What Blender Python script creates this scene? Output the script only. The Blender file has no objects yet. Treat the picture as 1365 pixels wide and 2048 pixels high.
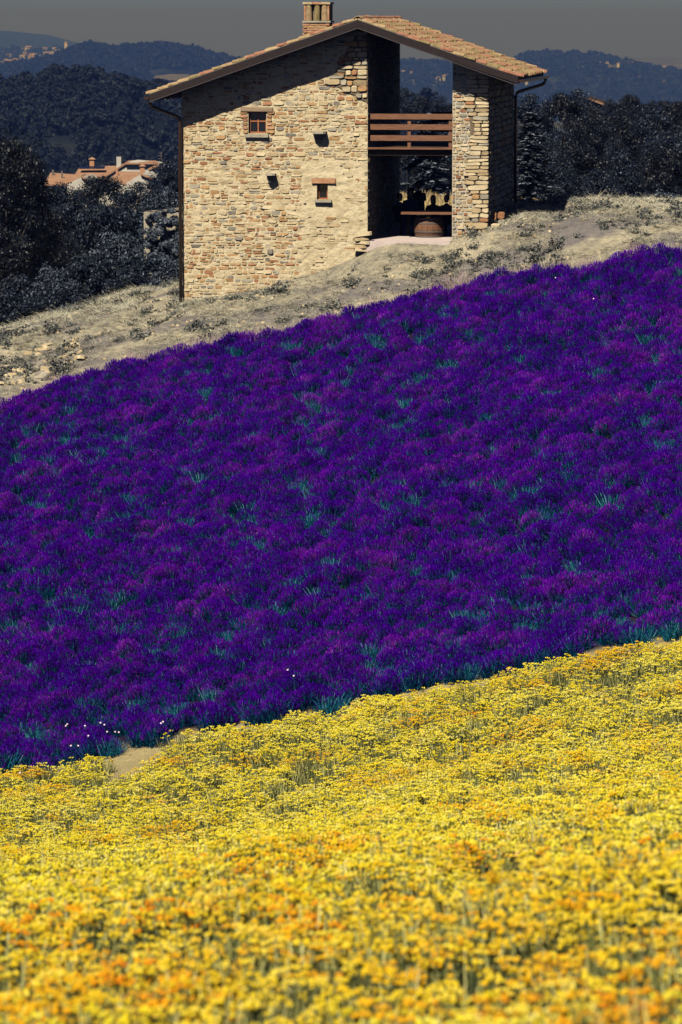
import bpy, math, random
import numpy as np
from mathutils import Vector, Matrix, noise as mn

R = math.radians
C = bpy.context.scene.collection
rng = random.Random(7)
nr = np.random.default_rng(7)

# ------------------------------------------------------------------ camera
F = 135.0 / 24.0 * 1365.0            # focal length in photo pixels
PITCH = R(7.30)
cam = bpy.data.cameras.new('camera'); cam_o = bpy.data.objects.new('camera', cam); C.objects.link(cam_o)
cam.sensor_fit = 'HORIZONTAL'; cam.sensor_width = 24.0; cam.lens = 135.0
cam.clip_start = 0.5; cam.clip_end = 60000
cam_o.location = (0, 0, 0); cam_o.rotation_euler = (R(90) - PITCH, 0, 0)
cam.dof.use_dof = True; cam.dof.focus_distance = 105.0; cam.dof.aperture_fstop = 5.0
bpy.context.scene.camera = cam_o

HOUSE_ANG = R(7.8)                   # the house's depth axis leans this far to the right
U = Vector((math.cos(HOUSE_ANG), -math.sin(HOUSE_ANG), 0))
V = Vector((math.sin(HOUSE_ANG), math.cos(HOUSE_ANG), 0))
TO_SUN = (U * -0.20 + V * -0.75 + Vector((0, 0, 0.86))).normalized()

# ------------------------------------------------------------------ world, sun, exposure
sc = bpy.context.scene
w = bpy.data.worlds.new('World'); sc.world = w; w.use_nodes = True
nt = w.node_tree; nt.nodes.clear()
sky = nt.nodes.new('ShaderNodeTexSky'); sky.sky_type = 'NISHITA'; sky.sun_disc = False
sky.sun_elevation = math.asin(TO_SUN.z)
sky.sun_rotation = math.atan2(TO_SUN.x, TO_SUN.y)
sky.air_density = 0.35; sky.dust_density = 0.6; sky.ozone_density = 1.0; sky.altitude = 400
bg = nt.nodes.new('ShaderNodeBackground'); bg.inputs['Strength'].default_value = 0.05
wo = nt.nodes.new('ShaderNodeOutputWorld')
tint = nt.nodes.new('ShaderNodeMix'); tint.data_type = 'RGBA'; tint.blend_type = 'MULTIPLY'; tint.inputs[0].default_value = 1.0
tint.inputs[7].default_value = (0.55, 0.55, 0.72, 1)          # the whole sky is grey and dim in the photograph
nt.links.new(sky.outputs[0], tint.inputs[6]); nt.links.new(tint.outputs[2], bg.inputs['Color']); nt.links.new(bg.outputs[0], wo.inputs[0])
sun = bpy.data.lights.new('sun', 'SUN'); sun.energy = 5.0; sun.angle = R(0.5); sun.color = (1.0, 0.90, 0.74)
sun_o = bpy.data.objects.new('sun', sun); C.objects.link(sun_o)
sun_o.rotation_euler = TO_SUN.to_track_quat('Z', 'Y').to_euler()
sc.view_settings.view_transform = 'Standard'; sc.view_settings.look = 'None'
sc.view_settings.gamma = 1.0; sc.view_settings.use_curve_mapping = False
sc.view_settings.exposure = 0.34
sc.render.engine = 'CYCLES'
sc.cycles.max_bounces = 5; sc.cycles.diffuse_bounces = 0; sc.cycles.glossy_bounces = 2
sc.cycles.transmission_bounces = 2; sc.cycles.volume_bounces = 0; sc.cycles.transparent_max_bounces = 6
sc.cycles.use_denoising = True

# ------------------------------------------------------------------ helpers
def ray(px, py):
    a = (px - 682.5) / F; b = -(py - 1024.0) / F
    cp, sp = math.cos(PITCH), math.sin(PITCH)
    return Vector((a, cp + b * sp, -sp + b * cp))
def P(px, py, Y):
    d = ray(px, py); return d * (Y / d.y)
O = P(366, 600, 106.0)               # foot of the house's left front corner
def HP(px, py, v=0.0):
    """local (u, w) of the point seen at a pixel in the house plane at depth v"""
    d = ray(px, py); t = (O + V * v).dot(V) / d.dot(V); q = d * t - O
    return q.dot(U), q.z

def tag(o, label=None, cat=None, group=None, kind=None):
    if label: o['label'] = label
    if cat: o['category'] = cat
    if group: o['group'] = group
    if kind: o['kind'] = kind
    return o
def empty(name, loc=(0, 0, 0), rz=0.0):
    o = bpy.data.objects.new(name, None); C.objects.link(o); o.location = loc; o.rotation_euler = (0, 0, rz)
    return o
def link(name, me, parent=None, loc=None):
    o = bpy.data.objects.new(name, me); C.objects.link(o)
    if parent: o.parent = parent
    if loc is not None: o.location = loc
    return o

class MB:
    def __init__(s): s.v = []; s.f = []; s.m = []
    def add(s, vs, fs, mi=0, M=None):
        n = len(s.v)
        if M is not None: vs = [M @ Vector(q) for q in vs]
        s.v.extend([tuple(q) for q in vs])
        for f in fs: s.f.append(tuple(n + i for i in f)); s.m.append(mi)
    def box(s, c, d, mi=0, M=None, rz=0.0, ry=0.0, rx=0.0):
        x, y, z = d[0] / 2, d[1] / 2, d[2] / 2
        vs = [Vector((i * x, j * y, k * z)) for i in (-1, 1) for j in (-1, 1) for k in (-1, 1)]
        T = Matrix.Translation(c) @ Matrix.Rotation(rz, 4, 'Z') @ Matrix.Rotation(ry, 4, 'Y') @ Matrix.Rotation(rx, 4, 'X')
        if M is not None: T = M @ T
        s.add(vs, [(0, 1, 3, 2), (4, 6, 7, 5), (0, 4, 5, 1), (2, 3, 7, 6), (0, 2, 6, 4), (1, 5, 7, 3)], mi, T)
    def prism(s, poly, y0, y1, mi=0, M=None):
        """poly of (x, z), extruded along y"""
        n = len(poly)
        vs = [(x, y0, z) for x, z in poly] + [(x, y1, z) for x, z in poly]
        fs = [tuple(range(n)), tuple(range(2 * n - 1, n - 1, -1))] + [(i, i + n, (i + 1) % n + n, (i + 1) % n) for i in range(n)]
        s.add(vs, fs, mi, M)
    def tube(s, path, r, n=8, mi=0, cap=True, M=None):
        path = [Vector(p) for p in path]; rr = r if isinstance(r, (list, tuple)) else [r] * len(path)
        vs = []; fs = []
        for i, p in enumerate(path):
            t = (path[min(i + 1, len(path) - 1)] - path[max(i - 1, 0)]).normalized()
            a = Vector((0, 0, 1)) if abs(t.z) < 0.9 else Vector((1, 0, 0))
            x = t.cross(a).normalized(); y = t.cross(x)
            for k in range(n):
                an = 2 * math.pi * k / n; vs.append(p + (x * math.cos(an) + y * math.sin(an)) * rr[i])
        for i in range(len(path) - 1):
            for k in range(n):
                k2 = (k + 1) % n; fs.append((i * n + k, i * n + k2, (i + 1) * n + k2, (i + 1) * n + k))
        if cap: fs.append(tuple(range(n - 1, -1, -1))); fs.append(tuple(range((len(path) - 1) * n, len(path) * n)))
        s.add(vs, fs, mi, M)
    def lathe(s, prof, n=16, mi=0, M=None):
        vs = []; fs = []
        for r, z in prof:
            for k in range(n):
                a = 2 * math.pi * k / n; vs.append((r * math.cos(a), r * math.sin(a), z))
        for i in range(len(prof) - 1):
            for k in range(n):
                k2 = (k + 1) % n; fs.append((i * n + k, i * n + k2, (i + 1) * n + k2, (i + 1) * n + k))
        s.add(vs, fs, mi, M)
    def mesh(s, name, mats, smooth=False):
        me = bpy.data.meshes.new(name); me.from_pydata(s.v, [], s.f)
        for m in (mats if isinstance(mats, (list, tuple)) else [mats]): me.materials.append(m)
        if any(s.m): me.polygons.foreach_set('material_index', s.m)
        if smooth: me.polygons.foreach_set('use_smooth', [True] * len(me.polygons))
        me.update(); return me
    def build(s, name, mats, parent=None, loc=None, smooth=False):
        return link(name, s.mesh(name, mats, smooth), parent, loc)

def np_mesh(name, verts, faces, mats, midx=None, smooth=False):
    """fast mesh from numpy arrays (faces all quads or all tris)"""
    me = bpy.data.meshes.new(name); nv = len(verts); nf, k = faces.shape
    me.vertices.add(nv); me.vertices.foreach_set('co', verts.astype(np.float32).ravel())
    me.loops.add(nf * k); me.loops.foreach_set('vertex_index', faces.astype(np.int32).ravel())
    me.polygons.add(nf); me.polygons.foreach_set('loop_start', np.arange(0, nf * k, k, dtype=np.int32))
    me.polygons.foreach_set('loop_total', np.full(nf, k, dtype=np.int32))
    for m in (mats if isinstance(mats, (list, tuple)) else [mats]): me.materials.append(m)
    if midx is not None: me.polygons.foreach_set('material_index', midx.astype(np.int32))
    if smooth: me.polygons.foreach_set('use_smooth', np.ones(nf, dtype=bool))
    me.update(calc_edges=True); me.validate(); return me

# ------------------------------------------------------------------ materials
def new_mat(name, rough=0.8, spec=0.3):
    m = bpy.data.materials.new(name); m.use_nodes = True
    b = m.node_tree.nodes['Principled BSDF']; b.inputs['Roughness'].default_value = rough
    b.inputs['Specular IOR Level'].default_value = spec
    return m, m.node_tree, b
def ramp(nt, stops, interp='LINEAR'):
    r = nt.nodes.new('ShaderNodeValToRGB'); cr = r.color_ramp; cr.interpolation = interp
    while len(cr.elements) < len(stops): cr.elements.new(0.5)
    for e, (p, c) in zip(cr.elements, stops): e.position = p; e.color = (*c, 1)
    return r
def noise_tex(nt, scale, detail=4.0, rough=0.6, coord='Object', vec=None, stretch=None):
    n = nt.nodes.new('ShaderNodeTexNoise'); n.inputs['Scale'].default_value = scale
    n.inputs['Detail'].default_value = detail; n.inputs['Roughness'].default_value = rough
    if vec is None:
        if coord == 'World': vec = nt.nodes.new('ShaderNodeNewGeometry').outputs['Position']
        else: vec = nt.nodes.new('ShaderNodeTexCoord').outputs[coord]
    if stretch:
        mp = nt.nodes.new('ShaderNodeMapping'); mp.inputs['Scale'].default_value = stretch
        nt.links.new(vec, mp.inputs['Vector']); vec = mp.outputs[0]
    nt.links.new(vec, n.inputs['Vector']); return n
def mixc(nt, fac, a, b):
    m = nt.nodes.new('ShaderNodeMix'); m.data_type = 'RGBA'
    for inp, val in ((m.inputs[0], fac), (m.inputs[6], a), (m.inputs[7], b)):
        if isinstance(val, (int, float)): inp.default_value = val
        elif isinstance(val, tuple): inp.default_value = (*val, 1)
        else: nt.links.new(val, inp)
    return m.outputs[2]
def add_bump(nt, b, h, strength=0.4, dist=0.02):
    bm = nt.nodes.new('ShaderNodeBump'); bm.inputs['Strength'].default_value = strength; bm.inputs['Distance'].default_value = dist
    nt.links.new(h, bm.inputs['Height']); nt.links.new(bm.outputs[0], b.inputs['Normal'])
def rough_mat(name, c1, c2, scale=6, rough=0.85, bump=0.5, dist=0.02, spec=0.25, coord='World', stretch=None, c3=None):
    m, t, b = new_mat(name, rough, spec)
    n = noise_tex(t, scale, 6, 0.65, coord, stretch=stretch)
    st = [(0.32, c1), (0.66, c2)] if c3 is None else [(0.28, c1), (0.5, c2), (0.72, c3)]
    r = ramp(t, st); t.links.new(n.outputs['Fac'], r.inputs['Fac']); t.links.new(r.outputs[0], b.inputs['Base Color'])
    n2 = noise_tex(t, scale * 4, 6, 0.7, coord, stretch=stretch)
    add_bump(t, b, n2.outputs['Fac'], bump, dist); return m

def island_mat(name, stops, rough=0.55, spec=0.4, patch=None, patch_scale=0.6, obj_mix=0.0, trans=0.0):
    """leaf or petal colour that varies from piece to piece, with an optional second palette in patches of the field"""
    m, t, b = new_mat(name, rough, spec)
    g = t.nodes.new('ShaderNodeNewGeometry'); oi = t.nodes.new('ShaderNodeObjectInfo')
    rnd = g.outputs['Random Per Island']
    if obj_mix:
        mm = t.nodes.new('ShaderNodeMix'); mm.inputs[0].default_value = obj_mix
        t.links.new(rnd, mm.inputs[2]); t.links.new(oi.outputs['Random'], mm.inputs[3]); rnd = mm.outputs[0]
    r = ramp(t, stops); t.links.new(rnd, r.inputs['Fac']); col = r.outputs[0]
    if patch:
        r2 = ramp(t, patch); t.links.new(rnd, r2.inputs['Fac'])
        n = noise_tex(t, patch_scale, 3, 0.55, 'World')
        r3 = ramp(t, [(0.51, (0, 0, 0)), (0.66, (1, 1, 1))]); t.links.new(n.outputs['Fac'], r3.inputs['Fac'])
        col = mixc(t, r3.outputs[0], col, r2.outputs[0])
    t.links.new(col, b.inputs['Base Color'])
    if trans:
        tr = t.nodes.new('ShaderNodeBsdfTranslucent'); t.links.new(col, tr.inputs['Color'])
        ms = t.nodes.new('ShaderNodeMixShader'); ms.inputs[0].default_value = trans
        t.links.new(b.outputs[0], ms.inputs[1]); t.links.new(tr.outputs[0], ms.inputs[2])
        t.links.new(ms.outputs[0], t.nodes['Material Output'].inputs['Surface'])
    return m

M_MORTAR = rough_mat('lime mortar', (0.40, 0.32, 0.19), (0.62, 0.53, 0.35), 3.2, 0.95, 1.0, 0.04, 0.1, c3=(0.70, 0.61, 0.43))
M_MORTAR2 = rough_mat('pale pointing', (0.42, 0.38, 0.30), (0.60, 0.55, 0.44), 5, 0.95, 0.7, 0.02, 0.1)
M_DARKJOINT = rough_mat('open joints', (0.12, 0.09, 0.06), (0.20, 0.16, 0.11), 5, 0.95, 0.7, 0.03, 0.1)
STONE = [
    rough_mat('cream stone', (0.50, 0.40, 0.25), (0.66, 0.56, 0.37), 5, 0.9, 0.7),
    rough_mat('tan stone', (0.40, 0.30, 0.17), (0.55, 0.44, 0.27), 5, 0.9, 0.7),
    rough_mat('ochre stone', (0.36, 0.20, 0.085), (0.50, 0.32, 0.16), 6, 0.9, 0.7),
    rough_mat('rust stone', (0.28, 0.125, 0.06), (0.43, 0.22, 0.115), 6, 0.9, 0.7),
    rough_mat('grey stone', (0.27, 0.25, 0.20), (0.42, 0.38, 0.30), 5, 0.9, 0.7),
    rough_mat('dark grey stone', (0.15, 0.14, 0.12), (0.27, 0.24, 0.20), 5, 0.9, 0.7),
]
M_BRICK = rough_mat('old brick', (0.34, 0.14, 0.07), (0.50, 0.30, 0.18), 9, 0.9, 0.5, 0.01)
M_TILE = [
    rough_mat('mossy clay tile', (0.13, 0.10, 0.045), (0.31, 0.24, 0.12), 7, 0.9, 0.6, 0.01),
    rough_mat('terracotta tile', (0.20, 0.085, 0.055), (0.39, 0.19, 0.125), 7, 0.9, 0.5, 0.01),
    rough_mat('pale clay tile', (0.24, 0.165, 0.09), (0.44, 0.32, 0.18), 7, 0.9, 0.5, 0.01),
]
M_FASCIA = rough_mat('painted dark board', (0.012, 0.008, 0.009), (0.021, 0.013, 0.014), 10, 0.6, 0.2, 0.004, 0.3)
M_SOFFIT = rough_mat('dark stained wood', (0.03, 0.02, 0.012), (0.06, 0.04, 0.025), 8, 0.8, 0.3, 0.005, 0.2)
M_WOOD = rough_mat('red brown timber', (0.11, 0.050, 0.028), (0.26, 0.125, 0.068), 5, 0.6, 0.4, 0.006, 0.35, coord='Object', stretch=(0.6, 9, 9))
M_WOOD2 = rough_mat('weathered timber', (0.20, 0.14, 0.09), (0.36, 0.27, 0.18), 5, 0.75, 0.4, 0.006, 0.25, coord='Object', stretch=(0.6, 9, 9))
M_FRAME = rough_mat('window frame wood', (0.30, 0.10, 0.04), (0.42, 0.17, 0.07), 12, 0.55, 0.2, 0.004, 0.4)
M_METAL = new_mat('dark brown metal', 0.35, 0.5)[0]; M_METAL.node_tree.nodes['Principled BSDF'].inputs['Base Color'].default_value = (0.035, 0.018, 0.012, 1)
M_HOOP = new_mat('rusty hoop', 0.6, 0.5)[0]; M_HOOP.node_tree.nodes['Principled BSDF'].inputs['Base Color'].default_value = (0.12, 0.10, 0.09, 1)
M_GLASS = new_mat('dark glass', 0.05, 0.5)[0]; M_GLASS.node_tree.nodes['Principled BSDF'].inputs['Base Color'].default_value = (0.01, 0.012, 0.015, 1)
M_PLASTER = rough_mat('white plaster', (0.40, 0.38, 0.34), (0.54, 0.52, 0.47), 1.5, 0.9, 0.3, 0.02)
M_PALEFLOOR = rough_mat('pale paving', (0.50, 0.42, 0.40), (0.62, 0.53, 0.50), 3, 0.9, 0.4, 0.01)
M_BARK = rough_mat('bark', (0.020, 0.020, 0.022), (0.055, 0.05, 0.048), 6, 0.95, 0.8, 0.03)

LEAF = [(0.0, (0.003, 0.006, 0.012)), (0.72, (0.009, 0.015, 0.028)), (0.94, (0.030, 0.045, 0.074)), (1.0, (0.12, 0.15, 0.21))]  # lightest stop puts sparse leaf highlights into the colour
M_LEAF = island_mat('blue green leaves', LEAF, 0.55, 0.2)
M_LEAF_D = island_mat('dark leaves', [(0.0, (0.002, 0.0035, 0.007)), (0.85, (0.006, 0.009, 0.016)), (0.98, (0.010, 0.017, 0.03)), (1.0, (0.05, 0.068, 0.10))], 0.5, 0.3)  # last stop is a leaf highlight painted in as colour
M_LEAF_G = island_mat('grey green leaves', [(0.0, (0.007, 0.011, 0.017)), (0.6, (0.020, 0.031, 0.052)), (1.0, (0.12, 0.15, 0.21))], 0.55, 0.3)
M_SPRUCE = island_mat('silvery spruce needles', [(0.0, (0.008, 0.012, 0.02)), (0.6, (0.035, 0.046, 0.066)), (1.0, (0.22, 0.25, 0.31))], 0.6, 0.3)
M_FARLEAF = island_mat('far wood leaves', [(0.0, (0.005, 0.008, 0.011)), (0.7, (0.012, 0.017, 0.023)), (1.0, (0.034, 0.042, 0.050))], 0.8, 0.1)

M_LAV = island_mat('lavender flower', [(0.0, (0.014, 0.0001, 0.10)), (0.5, (0.038, 0.0002, 0.27)), (0.82, (0.095, 0.001, 0.38)), (1.0, (0.30, 0.03, 0.46))], 0.9, 0.0,
                   patch=[(0.0, (0.035, 0.0003, 0.17)), (0.5, (0.10, 0.001, 0.36)), (0.88, (0.24, 0.02, 0.46)), (1.0, (0.46, 0.12, 0.55))], patch_scale=0.8, obj_mix=0.35)
M_LAVLEAF = island_mat('lavender foliage', [(0.0, (0.001, 0.008, 0.04)), (0.6, (0.002, 0.040, 0.11)), (0.9, (0.01, 0.13, 0.21)), (1.0, (0.10, 0.32, 0.36))], 0.9, 0.0)
M_YEL = island_mat('yellow flower head', [(0.0, (0.66, 0.48, 0.012)), (0.4, (0.75, 0.63, 0.018)), (0.75, (0.82, 0.74, 0.11)), (0.97, (0.86, 0.78, 0.30)), (1.0, (0.76, 0.42, 0.02))], 0.75, 0.1,
                   patch=[(0.0, (0.72, 0.44, 0.01)), (0.55, (0.78, 0.46, 0.01)), (0.85, (0.76, 0.28, 0.008)), (1.0, (0.70, 0.14, 0.008))], patch_scale=0.8, obj_mix=0.45)
M_YELLEAF = island_mat('grey green foliage', [(0.0, (0.02, 0.032, 0.02)), (0.35, (0.08, 0.10, 0.035)), (0.6, (0.30, 0.31, 0.09)), (0.85, (0.52, 0.50, 0.17)), (1.0, (0.66, 0.62, 0.28))], 0.7, 0.15)
M_STRAW = island_mat('dry grass blades', [(0.0, (0.20, 0.21, 0.20)), (0.45, (0.50, 0.485, 0.37)), (1.0, (0.76, 0.71, 0.53))], 0.8, 0.1)
M_PINKGRASS = island_mat('pinkish dry grass', [(0.0, (0.20, 0.10, 0.16)), (0.6, (0.46, 0.34, 0.36)), (1.0, (0.62, 0.46, 0.58))], 0.8, 0.1)
M_WEED = island_mat('low weeds', [(0.0, (0.03, 0.035, 0.045)), (0.5, (0.09, 0.10, 0.10)), (1.0, (0.26, 0.26, 0.21))], 0.7, 0.15)
M_MEADOW = island_mat('golden meadow grass', [(0.0, (0.35, 0.26, 0.12)), (1.0, (0.58, 0.46, 0.24))], 0.8, 0.1)

# ------------------------------------------------------------------ terrain
def S(py, Y): return P(682.5, py, Y).z
_cy = [-30, -10, 0, 12.5, 15, 18, 22, 28, 36, 50, 58, 65.5, 69, 76, 83, 92, 100, 103, 105.5, 109, 112.5, 116, 124, 140, 180, 330, 600, 1000, 1500, 4000, 9000, 20000]
_cz = [-1.0, -1.6, -2.1, S(2048, 12.5) - 0.36, S(1900, 15) - 0.36, S(1800, 18) - 0.36, S(1735, 22) - 0.36, S(1702, 28) - 0.36, S(1678, 36) - 0.36, S(1640, 50) - 0.36, S(1560, 58) - 0.36,
       S(1425, 65.5) - 0.25, S(1405, 69) - 0.45, S(1200, 76) - 0.42, S(1000, 83) - 0.42, S(800, 92) - 0.42, S(640, 100) - 0.3, S(592, 103), S(549, 105.5), S(520, 109) , S(508, 112.5),
       -7.9, -10.2, -15, -21, -26, -42, -52, -60, -120, -170, -172]
_gy = np.arange(-30, 700, 0.5); _gz = np.interp(_gy, _cy, _cz)
_k = np.exp(-np.linspace(-2, 2, 9) ** 2); _k /= _k.sum()
_gs = np.convolve(np.pad(_gz, 4, mode='edge'), _k, 'valid')
def zc(Y): return np.where(Y < 690, np.interp(Y, _gy, _gs), np.interp(Y, _cy, _cz))
def cross(Y): return np.interp(Y, [0, 14, 22, 45, 66, 100, 112, 150, 300], [0.03, 0.05, 0.09, 0.17, 0.195, 0.215, 0.215, 0.12, 0.0])
def sstep(a, b, x): t = np.clip((x - a) / (b - a), 0, 1); return t * t * (3 - 2 * t)
def ground(X, Y):
    X = np.asarray(X, float); Y = np.asarray(Y, float)
    xs = 26 * np.tanh(X / 26)
    z = zc(Y) + cross(Y) * xs
    z = z - sstep(102, 109, Y) * (1 - sstep(150, 200, Y)) * 0.088 * np.maximum(X - 3.2, 0)
    # the level meadow behind the passage
    pl = -6.12 - 0.012 * (Y - 113)
    k = sstep(-1.5, 0.8, X) * (1 - sstep(6.5, 9.0, X)) * sstep(110.5, 113, Y) * (1 - sstep(137, 142, Y))
    z = z * (1 - k) + np.maximum(z, pl) * k
    # small unevenness of the slope
    a = np.where(Y < 140, 1.0, 0.0)
    z = z + a * (0.10 * np.sin(X * 0.9 + Y * 0.35) * np.sin(Y * 0.5 - X * 0.2) + 0.05 * np.sin(X * 2.3 - Y * 1.1))
    # the ground meets the house along the line seen in the photograph
    lx = (X - O.x) * U.x + (Y - O.y) * U.y; lv = (X - O.x) * V.x + (Y - O.y) * V.y
    if FOOT is not None:
        d = np.interp(lx, FOOT[0], FOOT[1]); far = np.where(lv < 0, lv / 1.6, np.maximum(lv - 7.0, 0) / 2.0)
        z = z + d * np.exp(-far ** 2)
        k2 = sstep(4.9, 5.15, lx) * (1 - sstep(7.4, 7.6, lx)) * sstep(-0.6, -0.35, lv) * (1 - sstep(7.5, 8.5, lv))
        z = z * (1 - k2) + np.minimum(z, FLOOR_Z - 0.05) * k2
    return z
FLOOR_U0, FLOOR_W = HP(800, 482, -0.3)
FLOOR_Z = O.z + FLOOR_W
FOOT = None
_ft = [HP(*q, -0.15) for q in ((200, 630), (366, 603), (440, 594), (500, 583), (560, 569), (640, 546), (700, 521), (735, 497), (760, 486), (905, 482), (940, 470), (978, 459), (1030, 447), (1200, 432))]
_fu = [q[0] for q in _ft]; _fd = []
for _u, _w in _ft:
    _q = O + U * _u + V * -0.15; _fd.append(O.z + _w - float(ground(_q.x, _q.y)))
FOOT = ([_fu[0] - 3] + _fu + [_fu[-1] + 3], [0] + _fd + [0])
def gz(x, y): return float(ground(x, y))

def terrain_mesh():
    Ys = np.concatenate([np.arange(-25, 8, 1.0), np.arange(8, 145, 0.4), 145 * 1.035 ** np.arange(0, 145)])
    Ys = Ys[Ys < 18500]
    t = np.linspace(-1, 1, 241); t = t * (0.55 + 0.45 * np.abs(t))
    X = t[None, :] * (22 + 0.30 * np.maximum(Ys, 0))[:, None]; Yg = np.repeat(Ys[:, None], len(t), 1)
    Z = ground(X, Yg)
    n, m = X.shape
    v = np.stack([X, Yg, Z], -1).reshape(-1, 3)
    i = np.arange((n - 1) * m).reshape(n - 1, m)[:, :-1].ravel()
    return v, np.stack([i, i + 1, i + 1 + m, i + m], 1)

def ground_material():
    m, t, b = new_mat('hillside soil', 0.95, 0.08)
    pos = t.nodes.new('ShaderNodeNewGeometry').outputs['Position']
    n1 = noise_tex(t, 0.9, 8, 0.72, 'World', stretch=(1, 0.6, 1)); n2 = noise_tex(t, 5.0, 8, 0.8, 'World'); n3 = noise_tex(t, 0.35, 4, 0.6, 'World', stretch=(0.6, 1.4, 1))
    r1 = ramp(t, [(0.36, (0.12, 0.118, 0.135)), (0.46, (0.37, 0.34, 0.26)), (0.61, (0.66, 0.59, 0.42))]); t.links.new(n1.outputs['Fac'], r1.inputs['Fac'])
    r2 = ramp(t, [(0.38, (0.07, 0.072, 0.085)), (0.51, (0.44, 0.40, 0.29)), (0.68, (0.70, 0.62, 0.44))]); t.links.new(n2.outputs['Fac'], r2.inputs['Fac'])
    dry = mixc(t, 0.5, r1.outputs[0], r2.outputs[0])
    r3 = ramp(t, [(0.46, (0, 0, 0)), (0.56, (0.8, 0.8, 0.8))]); t.links.new(n3.outputs['Fac'], r3.inputs['Fac'])
    dry = mixc(t, r3.outputs[0], dry, mixc(t, n2.outputs['Fac'], (0.06, 0.055, 0.08), (0.30, 0.28, 0.29)))
    # zones by distance: pale yellow soil below, then dark soil under the lavender, dry slope, dark valley beyond
    sx = t.nodes.new('ShaderNodeSeparateXYZ'); t.links.new(pos, sx.inputs[0])
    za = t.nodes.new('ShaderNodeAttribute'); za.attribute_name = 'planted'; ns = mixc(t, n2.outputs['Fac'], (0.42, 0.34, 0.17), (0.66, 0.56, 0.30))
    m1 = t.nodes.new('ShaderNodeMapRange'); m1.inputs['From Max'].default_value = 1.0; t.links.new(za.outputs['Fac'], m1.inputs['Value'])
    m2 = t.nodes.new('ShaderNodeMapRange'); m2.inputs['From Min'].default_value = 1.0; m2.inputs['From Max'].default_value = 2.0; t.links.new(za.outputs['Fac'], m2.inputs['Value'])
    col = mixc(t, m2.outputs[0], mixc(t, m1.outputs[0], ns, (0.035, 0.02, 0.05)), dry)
    g2 = t.nodes.new('ShaderNodeMapRange'); g2.inputs['From Min'].default_value = 150; g2.inputs['From Max'].default_value = 260; t.links.new(sx.outputs['Y'], g2.inputs['Value'])
    nf = noise_tex(t, 0.004, 6, 0.6, 'World'); rf = ramp(t, [(0.42, (0.03, 0.04, 0.04)), (0.58, (0.10, 0.10, 0.07)), (0.7, (0.28, 0.24, 0.16))]); t.links.new(nf.outputs['Fac'], rf.inputs['Fac'])
    col = mixc(t, g2.outputs[0], col, rf.outputs[0])
    t.links.new(col, b.inputs['Base Color'])
    add_bump(t, b, n2.outputs['Fac'], 1.0, 0.12)
    return m
_v, _f = terrain_mesh()
GROUND = np_mesh('ground', _v, _f, ground_material(), smooth=True); tag(link('ground', GROUND), kind='structure')

# hills: a crest line (photo pixels) at a distance, with a long front slope down to its foot
def hill(name, prof, D, foot, depth, mat, back=0.8, rough=0.0, nx=160, seed=0):
    pxs = np.linspace(prof[0][0], prof[-1][0], nx); pys = np.interp(pxs, [p[0] for p in prof], [p[1] for p in prof])
    rows = np.concatenate([np.linspace(-1, 0, 26), np.linspace(0.08, back, 8)])
    vs = []
    for r in rows:
        Y = D + r * depth
        for a, b in zip(pxs, pys):
            c = P(a, b, D); x = c.x * (Y / D)
            k = 1 - abs(r) ** 1.5 if r < 0 else 1 - (r / back) ** 2
            z = foot + (c.z - foot) * k + rough * mn.fractal(Vector((x / (rough * 14 + 1), Y / (rough * 14 + 1), seed)), 1.0, 2.0, 4) * (1 if r < -0.02 else 0.3)
            vs.append((x, Y, z))
    n, m = len(rows), nx
    i = np.arange((n - 1) * m).reshape(n - 1, m)[:, :-1].ravel()
    o = tag(link(name, np_mesh(name, np.array(vs), np.stack([i, i + 1, i + 1 + m, i + m], 1), mat, smooth=True)), kind='structure')
    def pt(px, r):
        Y = D + r * depth; c = P(px, float(np.interp(px, [p[0] for p in prof], [p[1] for p in prof])), D)
        k = 1 - abs(r) ** 1.5 if r < 0 else 1 - (r / back) ** 2
        return Vector((c.x * (Y / D), Y, foot + (c.z - foot) * k))
    return pt
def hill_mat(name, a, b, c, scale):
    m, t, bs = new_mat(name, 0.95, 0.05); n = noise_tex(t, scale, 8, 0.65, 'World', stretch=(1, 0.5, 3))
    r = ramp(t, [(0.40, a), (0.56, b), (0.70, c)]); t.links.new(n.outputs['Fac'], r.inputs['Fac']); t.links.new(r.outputs[0], bs.inputs['Base Color']); return m
M_HILL = hill_mat('wooded hill', (0.006, 0.009, 0.011), (0.010, 0.014, 0.017), (0.028, 0.032, 0.030), 0.02)
M_HILLF = hill_mat('hill with fields', (0.010, 0.015, 0.019), (0.03, 0.036, 0.034), (0.20, 0.17, 0.13), 0.0035)
hp_wood = hill('wooded_hill', [(-260, 240), (-100, 205), (0, 190), (60, 180), (110, 168), (150, 166), (200, 174), (240, 184), (280, 190), (340, 206), (420, 226), (600, 245), (780, 215), (840, 210), (900, 232), (1000, 260), (1500, 270)], 1000, -62, 190, M_HILL, rough=1.2)
hp_blue = hill('blue_hill', [(-200, 160), (60, 135), (130, 116), (150, 106), (180, 98), (200, 102), (215, 106), (250, 101), (280, 104), (320, 98), (350, 100), (400, 112), (440, 120), (480, 132), (560, 148), (760, 170), (1000, 200)], 5000, -160, 1500, M_HILL, rough=5)
hp_vill = hill('village_hill', [(-300, 112), (-50, 109), (60, 102), (140, 103), (200, 108), (300, 118), (500, 130), (700, 135)], 8500, -175, 1800, M_HILLF, rough=6)
hp_far = hill('far_hill', [(-600, 60), (-50, 58), (40, 64), (100, 70), (150, 84), (190, 94), (260, 100), (300, 108)], 13500, -175, 2500, M_HILL, rough=8)
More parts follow.
